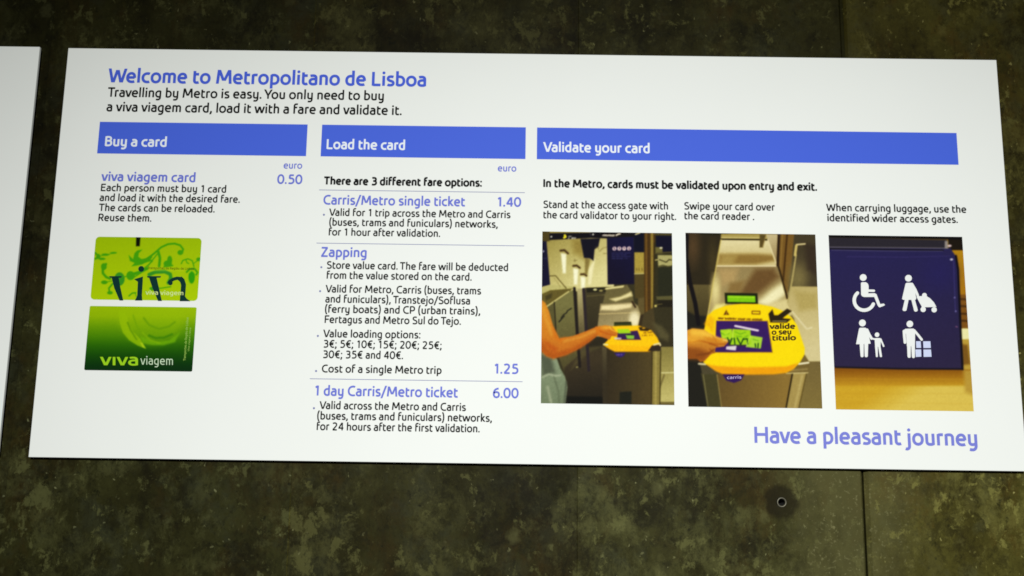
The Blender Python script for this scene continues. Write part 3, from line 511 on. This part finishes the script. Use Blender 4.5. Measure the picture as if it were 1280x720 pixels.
    # dark ring stain round the anchor hole
    sx = k.n('ShaderNodeSeparateXYZ'); k.l(vec, sx.inputs[0])
    dx = k.math('SUBTRACT', sx.outputs[0], HOLE[0]); dz = k.math('SUBTRACT', sx.outputs[2], HOLE[1])
    d = k.math('SQRT', k.math('ADD', k.math('MULTIPLY', dx, dx), k.math('MULTIPLY', dz, dz)))
    d = k.math('ADD', d, k.math('MULTIPLY', k.math('SUBTRACT', k.noise(vec, 45, 3, .6), 0.5), 0.022))
    col = k.mix(k.ramp(k.math('MULTIPLY', d, 20.0), [(0.34, 0.80), (0.46, 0.0)]), col, (0.0125, 0.0100, 0.0035))
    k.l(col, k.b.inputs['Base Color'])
    k.l(k.ramp(a, [(0.3, 0.62), (0.7, 0.42)]), k.b.inputs['Roughness'])
    bp = k.n('ShaderNodeBump', Strength=0.5, Distance=0.0012); h = k.mix(0.5, k.noise(vec, 60, 8, 0.7), b)
    k.l(h, bp.inputs['Height']); k.l(bp.outputs[0], k.b.inputs['Normal'])
    return mt
CONCRETE = concrete()

def board_white():
    mt = new_mat('white_board_laminate', (0.80, 0.81, 0.775), 0.6, spec=0.08); k = NT(mt); geo = k.n('ShaderNodeNewGeometry')
    n = k.noise(geo.outputs['Position'], 5, 3, .5)
    k.l(k.ramp(n, [(0.3, (0.785, 0.80, 0.775)), (0.7, (0.80, 0.815, 0.79))]), k.b.inputs['Base Color'])
    return mt
WHITE = board_white()
EDGE = new_mat('board_core_dark', (0.03, 0.03, 0.035), 0.6)
STEEL = new_mat('galvanised_steel', (0.17, 0.16, 0.12), 0.55, 1.0)
RECESS_DARK = new_mat('recess_shade', (0.008, 0.008, 0.006), 0.9)  # near-black in place of shade inside the bore; also backs the joint
def ink(name, rgb, rough=0.5, f=1.0): return new_mat(name, tuple(v*f for v in lin(rgb)), rough, spec=0.05)
BLUE_BAR = ink('blue_bar_ink', (70, 98, 212)); BLUE_TEXT = ink('blue_text_ink', (104, 114, 204)); BLACK = ink('black_ink', (18, 19, 16)); BOLD_BLACK = ink('bold_black_ink', (12, 13, 12))
BLUE_TITLE = ink('title_blue_ink', (70, 94, 208)); WHITE_INK = ink('white_ink', (226, 232, 240)); RULE = ink('rule_ink', (120, 124, 168)); VIOLET = ink('closing_violet_ink', (116, 122, 205))
LIME_INK = ink('lime_ink', (150, 200, 30)); TEAL_INK = ink('dark_teal_ink', (8, 48, 44)); BROWN_INK = ink('brown_ink', (84, 78, 8)); PALE_INK = ink('pale_print_ink', (150, 186, 84)); SIGN_WHITE = ink('pictogram_white_ink', (226, 228, 226)); BOX_INK = ink('pictogram_pale_blue_ink', (196, 204, 232)); DARK_TEXT = ink('dark_brown_ink', (70, 50, 6))
def print_mat():
    mt = new_mat('photo_print', rough=0.6, spec=0.03); k = NT(mt); at = k.n('ShaderNodeAttribute', attribute_name='ink'); k.l(at.outputs['Color'], k.b.inputs['Base Color']); return mt
PRINT = print_mat()

# ---------------------------------------------------------------- wall
# cast in vertical formwork strips 346 mm wide; one open joint near the lower right
FRONT = 0.013
wall = tag(empty('concrete_wall', (0, FRONT, -1.2)), 'dark olive mottled concrete wall carrying the two white boards', 'wall', kind='thing')
W0 = wall.location
def strip(x0, x1, push, tint, z0=-1.6, z1=1.5, hole=None, ca=0.0012, cb=0.0012):
    y = FRONT+push; prof = [(x0, y+0.03), (x0, y+ca), (x0+ca, y), (x1-cb, y), (x1, y+cb), (x1, y+0.03)]
    vs, fs = [], []
    for z in (z0, z1): vs += [(x-W0.x, yy-W0.y, z-W0.z) for x, yy in prof]
    for i in range(5):
        if hole and i == 2: continue
        fs.append((i, i+1, i+7, i+6))
    if hole:
        hx, hz, r = hole; N = 32; s = 0.06
        sq = [(hx-s, hz-s), (hx+s, hz-s), (hx+s, hz+s), (hx-s, hz+s)]
        def P(x, z, yy=y): vs.append((x-W0.x, yy-W0.y, z-W0.z)); return len(vs)-1
        c = [P(hx+r*math.cos(2*math.pi*i/N), hz+r*math.sin(2*math.pi*i/N)) for i in range(N)]
        # square ring round the hole split into N spokes
        o = []
        for i in range(N):
            a = 2*math.pi*i/N; q = s/max(abs(math.cos(a)), abs(math.sin(a))); o.append(P(hx+q*math.cos(a), hz+q*math.sin(a)))
        for i in range(N): fs.append((c[i], c[(i+1) % N], o[(i+1) % N], o[i]))
        xs = [x0+ca, hx-s, hx+s, x1-cb]; zs = [z0, hz-s, hz+s, z1]
        for a in range(3):
            for b in range(3):
                if a == 1 and b == 1: continue
                fs.append((P(xs[a], zs[b]), P(xs[a+1], zs[b]), P(xs[a+1], zs[b+1]), P(xs[a], zs[b+1])))
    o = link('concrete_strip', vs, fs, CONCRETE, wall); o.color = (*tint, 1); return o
edges = [-2.0, -1.668, -1.322, -0.976, -0.630, -0.285, 0.0615, 0.4080, 0.754, 1.10, 1.446, 1.792, 2.2]
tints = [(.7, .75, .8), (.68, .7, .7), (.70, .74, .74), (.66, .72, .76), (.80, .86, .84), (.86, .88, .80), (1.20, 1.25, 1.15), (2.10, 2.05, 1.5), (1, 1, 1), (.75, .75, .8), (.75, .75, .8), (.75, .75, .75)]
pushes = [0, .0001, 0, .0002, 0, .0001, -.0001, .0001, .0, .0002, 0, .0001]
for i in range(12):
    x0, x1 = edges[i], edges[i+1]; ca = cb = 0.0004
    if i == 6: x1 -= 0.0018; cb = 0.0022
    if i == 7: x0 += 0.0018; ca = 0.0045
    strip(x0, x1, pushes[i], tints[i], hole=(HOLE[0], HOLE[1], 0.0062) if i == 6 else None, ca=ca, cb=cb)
bevel_box('joint_shade_backing', 0.400-W0.x, 0.416-W0.x, FRONT+0.028-W0.y, FRONT+0.05-W0.y, -1.6-W0.z, 1.5-W0.z, 0, RECESS_DARK, wall)
fl = bevel_box('joint_filler', 0.4058-W0.x, 0.4102-W0.x, FRONT+0.0002-W0.y, FRONT+0.02-W0.y, 0.0-W0.z, 1.5-W0.z, 0.0006, CONCRETE, wall); fl.color = (0.9, 0.95, 0.6, 1)
for z0, z1 in ((-0.52, -0.30), (0.255, 0.36)):
    fn = bevel_box('formwork_fin', -0.2857-W0.x, -0.2843-W0.x, FRONT-0.0005-W0.y, FRONT+0.002-W0.y, z0-W0.z, z1-W0.z, 0.0003, CONCRETE, wall); fn.color = (1.1, 1.1, 0.7, 1)
# anchor sleeve set into the hole
N = 32; vs, fs = [], []
ring = [(0.0058, 0.0), (0.0060, -0.0012), (0.0055, -0.0018), (0.0047, -0.0018), (0.0040, -0.0008), (0.0038, 0.001)]
for r, y in ring: vs += [(HOLE[0]+r*math.cos(2*math.pi*i/N)-W0.x, FRONT+y-W0.y, HOLE[1]+r*math.sin(2*math.pi*i/N)-W0.z) for i in range(N)]
for j in range(len(ring)-1):
    for i in range(N): fs.append((j*N+i, j*N+(i+1) % N, (j+1)*N+(i+1) % N, (j+1)*N+i))
sleeve = link('anchor_sleeve', vs, fs, STEEL, wall, True)
vs, fs = [], []
for r, y in ((0.0040, 0.0006), (0.0040, 0.024)): vs += [(HOLE[0]+r*math.cos(2*math.pi*i/N)-W0.x, FRONT+0.0003+y-W0.y, HOLE[1]+r*math.sin(2*math.pi*i/N)-W0.z) for i in range(N)]
for i in range(N): fs.append((i, (i+1) % N, N+(i+1) % N, N+i))
fs.append(tuple(range(2*N-1, N-1, -1)))
link('bore_shade', vs, fs, RECESS_DARK, sleeve)

# ---------------------------------------------------------------- boards
BW, BH, TH = 1.2, 0.5218, 0.004
def board(name, left, top, w, h, label):
    root = tag(empty(name, (left, 0, top-h)), label, 'information board', 'white boards mounted on the concrete wall')
    bevel_box('panel', 0, w, 0, TH, 0, h, 0.0004, WHITE, root)
    for x in (0.08, w-0.08):
        for z in (0.06, h-0.06): bevel_box('mounting_spacer', x-0.02, x+0.02, TH+0.0001, FRONT-0.0002, z-0.02, z+0.02, 0, EDGE, root)
    return root
B = board('information_board', -0.6, BH/2, BW, BH, 'wide white fare instruction board with blue header bars, green card pictures and three photographs')
L = board('information_board.001', -0.6-0.0372-1.2, BH/2+0.0012, BW, BH, 'white board cut off at the left edge of the picture, blank where it shows')
def bx(mm): return mm/1000.0
def bz(mm): return BH-mm/1000.0                # mm down from the board's top edge -> local z
def flat(name, polys, mat, parent, y=-0.0002):
    """polys: convex polygons in mm on the board (x right, y down); one flat print"""
    vs, fs = [], []
    for i, pl in enumerate(polys):
        n0 = len(vs); vs += [(bx(x), y-1.2e-6*(i % 40), bz(yy)) for x, yy in pl]
        a = sum(pl[j][0]*pl[(j+1) % len(pl)][1]-pl[(j+1) % len(pl)][0]*pl[j][1] for j in range(len(pl)))
        idx = list(range(n0, n0+len(pl))); fs.append(tuple(idx if a < 0 else idx[::-1]))
    return link(name, vs, fs, mat, parent)
def text_polys(s, x0, x1, base, em, w, slope=0.0):
    tw = text_width(s); sx = (x1-x0)/tw; out = []; pen = -55; lay = 0
    for k, ch in enumerate(s):
        for layer in glyph_polys(ch, w):
            for pl in layer: out.append(([(x0+(pen+x)*sx, base+slope*(pen+x)*sx-y*em/1000) for x, y in pl], lay % 9))
            lay += 1
        pen += GLYPHS[ch][0]+KERN.get(s[k:k+2], 0)
    return out
def lettering(name, rows, mat, parent, y=-0.0002, xf=None):
    vs, fs = [], []
    for r in rows:
        for pl, lay in text_polys(*r):
            if xf: pl = [xf(*q) for q in pl]
            n0 = len(vs); vs += [(bx(x), y-9e-6*lay, bz(yy)) for x, yy in pl]
            a = sum(pl[j][0]*pl[(j+1) % len(pl)][1]-pl[(j+1) % len(pl)][0]*pl[j][1] for j in range(len(pl)))
            idx = list(range(n0, n0+len(pl))); fs.append(tuple(idx if a < 0 else idx[::-1]))
    return link(name, vs, fs, mat, parent)
def rect(x0, y0, x1, y1): return [(x0, y0), (x1, y0), (x1, y1), (x0, y1)]
def circ(x, y, r, n=20): return [(x+r*math.cos(2*math.pi*i/n), y+r*math.sin(2*math.pi*i/n)) for i in range(n)]

# headings and copy (x from, x to, baseline, size: all mm)
REG = 124
lettering('title_lettering', [("Welcome to Metropolitano de Lisboa", 56.8, 464.4, 46.0, 27.2, 132)], BLUE_TITLE, B)
lettering('introduction_lettering', [("Travelling by Metro is easy. You only need to buy", 56.9, 411.1, 65.5, 18.1, 124), ("a viva viagem card, load it with a fare and validate it.", 57.1, 434.4, 85.0, 18.1, 124)], BLACK, B)
for (x0, x1), (s, a, b) in zip(((49.6, 315.2), (333.7, 593.7), (608.1, 1142.2)), (("Buy a card", 58.7, 137.0), ("Load the card", 340.9, 440.4), ("Validate your card", 617.2, 751.2))):
    bar = flat('header_bar', [rect(x0, 99.2, x1, 141.2)], BLUE_BAR, B, -0.00015)
    lettering('lettering', [(s, a, b, 131.3, 18.5, 128)], WHITE_INK, bar, -0.00035)
for a, b in ((287.8, 310.7), (559.2, 582.0)): lettering('currency_lettering', [("euro", a, b, 157.8, 12.9, 112)], BLUE_TEXT, B)
for s, a, b, y in (("0.50", 281.0, 311.6, 177.8), ("1.40", 558.7, 588.4, 203.5), ("1.25", 558.5, 587.9, 413.5), ("6.00", 557.9, 588.3, 443.0)):
    lettering('price_lettering', [(s, a, b, y, 17.4, 130)], BLUE_TEXT, B)
for s, a, b, y in (("viva viagem card", 58.9, 176.8, 177.2), ("Carris/Metro single ticket", 340.5, 517.8, 203.9), ("Zapping", 340.5, 397.1, 271.0), ("1 day Carris/Metro ticket", 340.5, 514.4, 443.2)):
    lettering('heading_lettering', [(s, a, b, y, 17.5, 128)], BLUE_TEXT, B)
lettering('bold_lettering', [("There are 3 different fare options:", 340.1, 538.8, 178.0, 14.5, 168)], BOLD_BLACK, B)
lettering('bold_lettering', [("In the Metro, cards must be validated upon entry and exit.", 616.9, 961.4, 177.5, 14.8, 164)], BOLD_BLACK, B)
def copy_block(lines, bullets=()):
    o = lettering('body_lettering', [(s, a, b, y, 13.5, REG) for s, a, b, y in lines], BLACK, B)
    if bullets: flat('bullet', [circ(x, y, 1.3, 12) for x, y in bullets], RULE, o, -0.0002)
copy_block([("Each person must buy 1 card", 58.5, 216.7, 190.4), ("and load it with the desired fare.", 58.4, 234.6, 203.3), ("The cards can be reloaded.", 58.6, 203.8, 216.3), ("Reuse them.", 58.7, 125.2, 229.2)])
copy_block([("Valid for 1 trip across the Metro and Carris", 348.7, 575.3, 218.5), ("(buses, trams and funiculars) networks,", 348.8, 559.8, 231.1), ("for 1 hour after validation.", 348.7, 488.0, 243.8)], [(341.5, 217.3)])
copy_block([("Store value card. The fare will be deducted", 348.5, 573.8, 286.1), ("from the value stored on the card.", 348.7, 528.6, 298.8)], [(341.5, 284.4)])
copy_block([("Valid for Metro, Carris (buses, trams", 348.8, 540.3, 316.0), ("and funiculars), Transtejo/Soflusa", 348.8, 527.3, 328.7), ("(ferry boats) and CP (urban trains),", 348.6, 540.0, 341.3), ("Fertagus and Metro Sul do Tejo.", 348.8, 516.5, 354.2)], [(341.4, 314.6)])
copy_block([("Value loading options:", 348.5, 467.2, 371.8), ("3\u20ac; 5\u20ac; 10\u20ac; 15\u20ac; 20\u20ac; 25\u20ac;", 348.7, 493.6, 384.6), ("30\u20ac; 35\u20ac and 40\u20ac.", 348.7, 446.7, 397.5)], [(341.3, 370.4)])
copy_block([("Cost of a single Metro trip", 348.5, 494.1, 415.0)], [(341.2, 413.5)])
copy_block([("Valid across the Metro and Carris", 348.2, 524.7, 459.4), ("(buses, trams and funiculars) networks,", 345.3, 556.7, 472.0), ("for 24 hours after the first validation.", 345.3, 542.2, 484.8)], [(340.8, 458.6)])
copy_block([("Stand at the access gate with", 617.2, 773.6, 204.6), ("the card validator to your right.", 617.2, 783.5, 218.0)])
copy_block([("Swipe your card over", 794.3, 907.2, 204.2), ("the card reader .", 794.2, 881.3, 216.8)])
copy_block([("When carrying luggage, use the", 973.2, 1147.6, 203.7), ("identified wider access gates.", 973.3, 1136.2, 216.9)])
for y in (185.2, 253.8, 423.0): flat('divider_rule', [rect(334.0, y-0.35, 593.5, y+0.35)], RULE, B)
lettering('closing_lettering', [("Have a pleasant journey", 874.2, 1142.3, 492.6, 27.9, 126)], VIOLET, B)

# ---------------------------------------------------------------- printed photographs and card pictures
def art_sheet(name, art, x0, y0, gain, radius=0.0, y=-0.00012):
    nx, ny = art.nx, art.ny; c = np.clip(art.rgb, 0, 255)/255.0
    c = np.where(c <= 0.04045, c/12.92, ((c+0.055)/1.055)**2.4)*np.array(gain)
    X = x0+art.u*art.w; Y = y0+art.v*art.h
    if radius:                                   # pull the corner points onto the rounded corner
        cx = np.clip(X, x0+radius, x0+art.w-radius); cy = np.clip(Y, y0+radius, y0+art.h-radius)
        d = np.hypot(X-cx, Y-cy); f = np.where(d > radius, radius/np.maximum(d, 1e-9), 1.0); X = cx+(X-cx)*f; Y = cy+(Y-cy)*f
    co = np.stack([X.ravel()/1000.0, np.full(nx*ny, y), BH-Y.ravel()/1000.0], 1)
    i = np.arange(ny*nx).reshape(ny, nx); q = np.stack([i[1:, :-1], i[1:, 1:], i[:-1, 1:], i[:-1, :-1]], -1).reshape(-1, 4)
    o = link(name, co.tolist(), q.tolist(), PRINT, B)
    at = o.data.color_attributes.new('ink', 'FLOAT_COLOR', 'POINT')
    at.data.foreach_set('color', np.concatenate([np.clip(c, 0, 1), np.ones((ny, nx, 1))], 2).astype(np.float32).ravel())
    def mm(x, yy): u, v = art.to_mm(x, yy); return x0+u, y0+v
    return o, mm
GAIN = (0.86, 0.85, 0.76)
A = art_gate(); gate_print, _ = art_sheet('photo_print', A, 616.0, 235.0, GAIN)
tag(gate_print, 'photo of a bare arm reaching a yellow card validator')
A = art_reader(); reader, mm = art_sheet('photo_print', A, 795.0, 234.2, GAIN); tag(reader, 'photo of a hand holding a green card on a yellow reader')
def art_text(name, rows, mat, parent, mm, y=-0.0003):
    """lettering given in artwork units: (text, x0, y0, x1, y1, em, weight), baseline from point 0 to point 1"""
    vs, fs = [], []
    for s, x0, y0, x1, y1, em, w in rows:
        Lb = math.hypot(x1-x0, y1-y0); cx, sx = (x1-x0)/Lb, (y1-y0)/Lb
        for pl, lay in text_polys(s, 0, Lb, 0, em, w):
            pl = [mm(x0+px*cx-py*sx, y0+px*sx+py*cx) for px, py in pl]
            n0 = len(vs); vs += [(bx(a), y-9e-6*lay, bz(b)) for a, b in pl]
            ar = sum(pl[j][0]*pl[(j+1) % len(pl)][1]-pl[(j+1) % len(pl)][0]*pl[j][1] for j in range(len(pl)))
            idx = list(range(n0, n0+len(pl))); fs.append(tuple(idx if ar < 0 else idx[::-1]))
    return link(name, vs, fs, mat, parent)
art_text('lettering', [("valide", 675, 800, 866, 798, 58, 165), ("o seu", 689, 844, 838, 841, 58, 165), ("titulo", 693, 890, 872, 887, 58, 165)], DARK_TEXT, reader, mm)
art_text('badge_lettering', [("carris", 336, 1186, 446, 1183, 34, 120)], ink('badge_ink', (170, 158, 196)), reader, mm)

A = art_wide_gate(); wide, mm = art_sheet('photo_print', A, 973.8, 234.7, GAIN); tag(wide, 'photo of a navy gate panel with four white pictograms')
def picto(polys, strokes, discs, mat=SIGN_WHITE, extra=None):
    out = []
    for pl in polys: out.append(pl)
    for pts, w in strokes:
        out += ribbon(pts, w); out += [circ(*pts[0], w/2, 10), circ(*pts[-1], w/2, 10)]
    for x, y, r in discs: out.append(circ(x, y, r, 20))
    o = flat('pictogram', [[mm(x, y) for x, y in pl] for pl in out], mat, wide, -0.00025)
    return o
def arc(cx, cy, r, a0, a1, n=16): return [(cx+r*math.cos(math.radians(a0+(a1-a0)*i/n)), cy+r*math.sin(math.radians(a0+(a1-a0)*i/n))) for i in range(n+1)]
def sh(pts, dx, dy): return [(x+dx, y+dy) for x, y in pts]
o = picto([[(288, 408), (296, 401), (328, 401), (344, 414), (349, 432), (349, 472), (344, 498), (320, 517), (300, 514), (290, 500)], [(300, 490), (398, 488), (410, 497), (400, 518), (310, 518)], [(386, 500), (410, 494), (442, 578), (428, 592), (420, 585)], [(424, 576), (468, 570), (478, 580), (470, 587), (436, 600), (426, 594)]],
      [([(350, 468), (390, 469)], 19), (arc(314, 544, 78, 228, 22), 27)], [(306, 364, 27)]); tag(o, 'wheelchair user pictogram')
D1 = (563, 0)
o = picto([sh(q, *D1) for q in ([(75, 412), (84, 406), (118, 406), (132, 412), (140, 440), (160, 530), (154, 541), (56, 541), (48, 532)], [(70, 538), (100, 538), (83, 624), (72, 630), (58, 628), (52, 618)], [(120, 538), (148, 538), (172, 622), (166, 632), (152, 635), (143, 628)], [(168, 516), (180, 512), (214, 512), (234, 508), (268, 530), (298, 562), (318, 598), (204, 600), (190, 566)])],
      [(sh([(124, 416), (150, 460), (170, 506)], *D1), 21), (sh([(166, 518), (196, 575)], *D1), 9)], [(97+563, 370, 27), (223+563, 506, 19), (214+563, 617, 21), (300+563, 620, 21)]); tag(o, 'pictogram of an adult pushing a stroller')
D2 = (31, 688.6)
o = picto([sh(q, *D2) for q in ([(244, 76), (252, 70), (294, 70), (306, 80), (336, 194), (220, 198)], [(248, 192), (281, 192), (280, 292), (274, 298), (262, 298), (256, 290)], [(285, 192), (316, 192), (313, 292), (306, 298), (294, 298), (288, 290)], [(366, 154), (374, 151), (408, 151), (416, 156), (412, 218), (370, 218)], [(369, 212), (391, 212), (392, 294), (385, 299), (377, 296)], [(393, 212), (412, 212), (425, 294), (418, 299), (408, 296)])],
      [(sh([(306, 86), (326, 128), (342, 154)], *D2), 21), (sh([(342, 154), (372, 160)], *D2), 13), (sh([(414, 160), (437, 214)], *D2), 13)], [(270+31, 33+688.6, 27), (385+31, 125+688.6, 18)]); tag(o, 'pictogram of an adult holding a child by the hand')
D3 = (595, 688.6)
o = picto([sh(q, *D3) for q in ([(30, 92), (42, 80), (106, 78), (120, 90), (119, 215), (56, 215), (48, 120)], [(57, 210), (87, 210), (86, 300), (78, 306), (66, 304), (61, 294)], [(90, 210), (119, 210), (119, 302), (110, 308), (100, 306), (95, 298)])],
      [(sh([(33, 98), (36, 140), (41, 186)], *D3), 22), (sh([(112, 92), (146, 132), (172, 165)], *D3), 19)], [(78+595, 42+688.6, 26)]); tag(o, 'pictogram of a person with luggage boxes')
flat('luggage', [[mm(*q) for q in sh(r, *D3)] for r in ([(127, 177), (164, 177), (168, 229), (130, 229)], [(183, 178), (240, 178), (244, 230), (186, 230)], [(122, 241), (168, 241), (170, 297), (126, 299)], [(186, 242), (245, 242), (250, 298), (188, 299)])], BOX_INK, o, -0.00024)

A = art_flower_card(); c1, mm = art_sheet('card_picture', A, 57.6, 249.4, (0.90, 0.90, 0.9), 5.0); tag(c1, 'lime card picture with scrolling green vines')
K = 569.5
def stem(x, y0, y1, w0, w1, lean=0): return [(x-w0/2, y0), (x+w0/2, y0), (x+lean+w1/2, y1), (x+lean-w1/2, y1)]
bigs = [[(206, 430), (340, 430), (332, 447), (214, 447)], stem(268, 444, 560, 74, 66, 26), stem(294, 558, 684, 66, 40, 42),
        [(468, 462), (562, 434), (558, 476), (510, 492)], stem(534, 470, 640, 52, 50, -8), [(500, 636), (552, 636), (556, 684), (478, 684)], circ(542, 355, 31, 18),
        sh([(32, 430), (182, 430), (174, 447), (40, 447)], K, 0), sh(stem(94, 444, 560, 80, 68, 34), K, 0), sh(stem(128, 558, 688, 68, 40, 44), K, 0)]
bigs += ribbon(sh([(262, 508), (276, 484), (312, 462), (350, 452), (384, 456), (406, 476)], K, 0), 34) + ribbon(sh([(376, 452), (404, 476), (418, 520), (414, 590), (408, 650)], K, 0), 52) + [sh(circ(280, 502, 24, 14), K, 0), sh([(384, 636), (434, 636), (452, 662), (492, 690), (380, 690)], K, 0)]
lt = flat('lettering', [[mm(*q) for q in pl] for pl in bigs], TEAL_INK, c1, -0.00022); tag(lt, 'large dark cropped lettering')
art_text('lettering', [("Transportes da Regi\u00e3o de Lisboa", K+40, 356, K+525, 366, 36, 84)], BROWN_INK, c1, mm)
art_text('lettering', [("viva viagem", K+24, 622, K+418, 628, 66, 96)], ink('card_white_ink', (206, 222, 150)), c1, mm, -0.00042)
A = art_green_card(); c2, mm = art_sheet('card_picture', A, 57.7, 337.0, (0.92, 0.92, 0.92), 1.8); tag(c2, 'green shaded card picture with pale swirl')
GLYPHS['\u0131'] = (224, "M 112 500 L 112 0")
art_text('lettering', [("v\u0131va", 192, 640, 572, 642, 172, 108)], LIME_INK, c2, mm)
art_text('lettering', [("viagem", 586+18, 634, 586+354, 638, 128, 72)], ink('card_text_white', (196, 218, 186)), c2, mm)
art_text('lettering', [("Transportes da Regi\u00e3o de Lisboa", 586+484, 594, 586+518, 142, 34, 100), ("Viva viagem Lisboa", 586+524, 496, 586+544, 250, 26, 90)], PALE_INK, c2, mm)
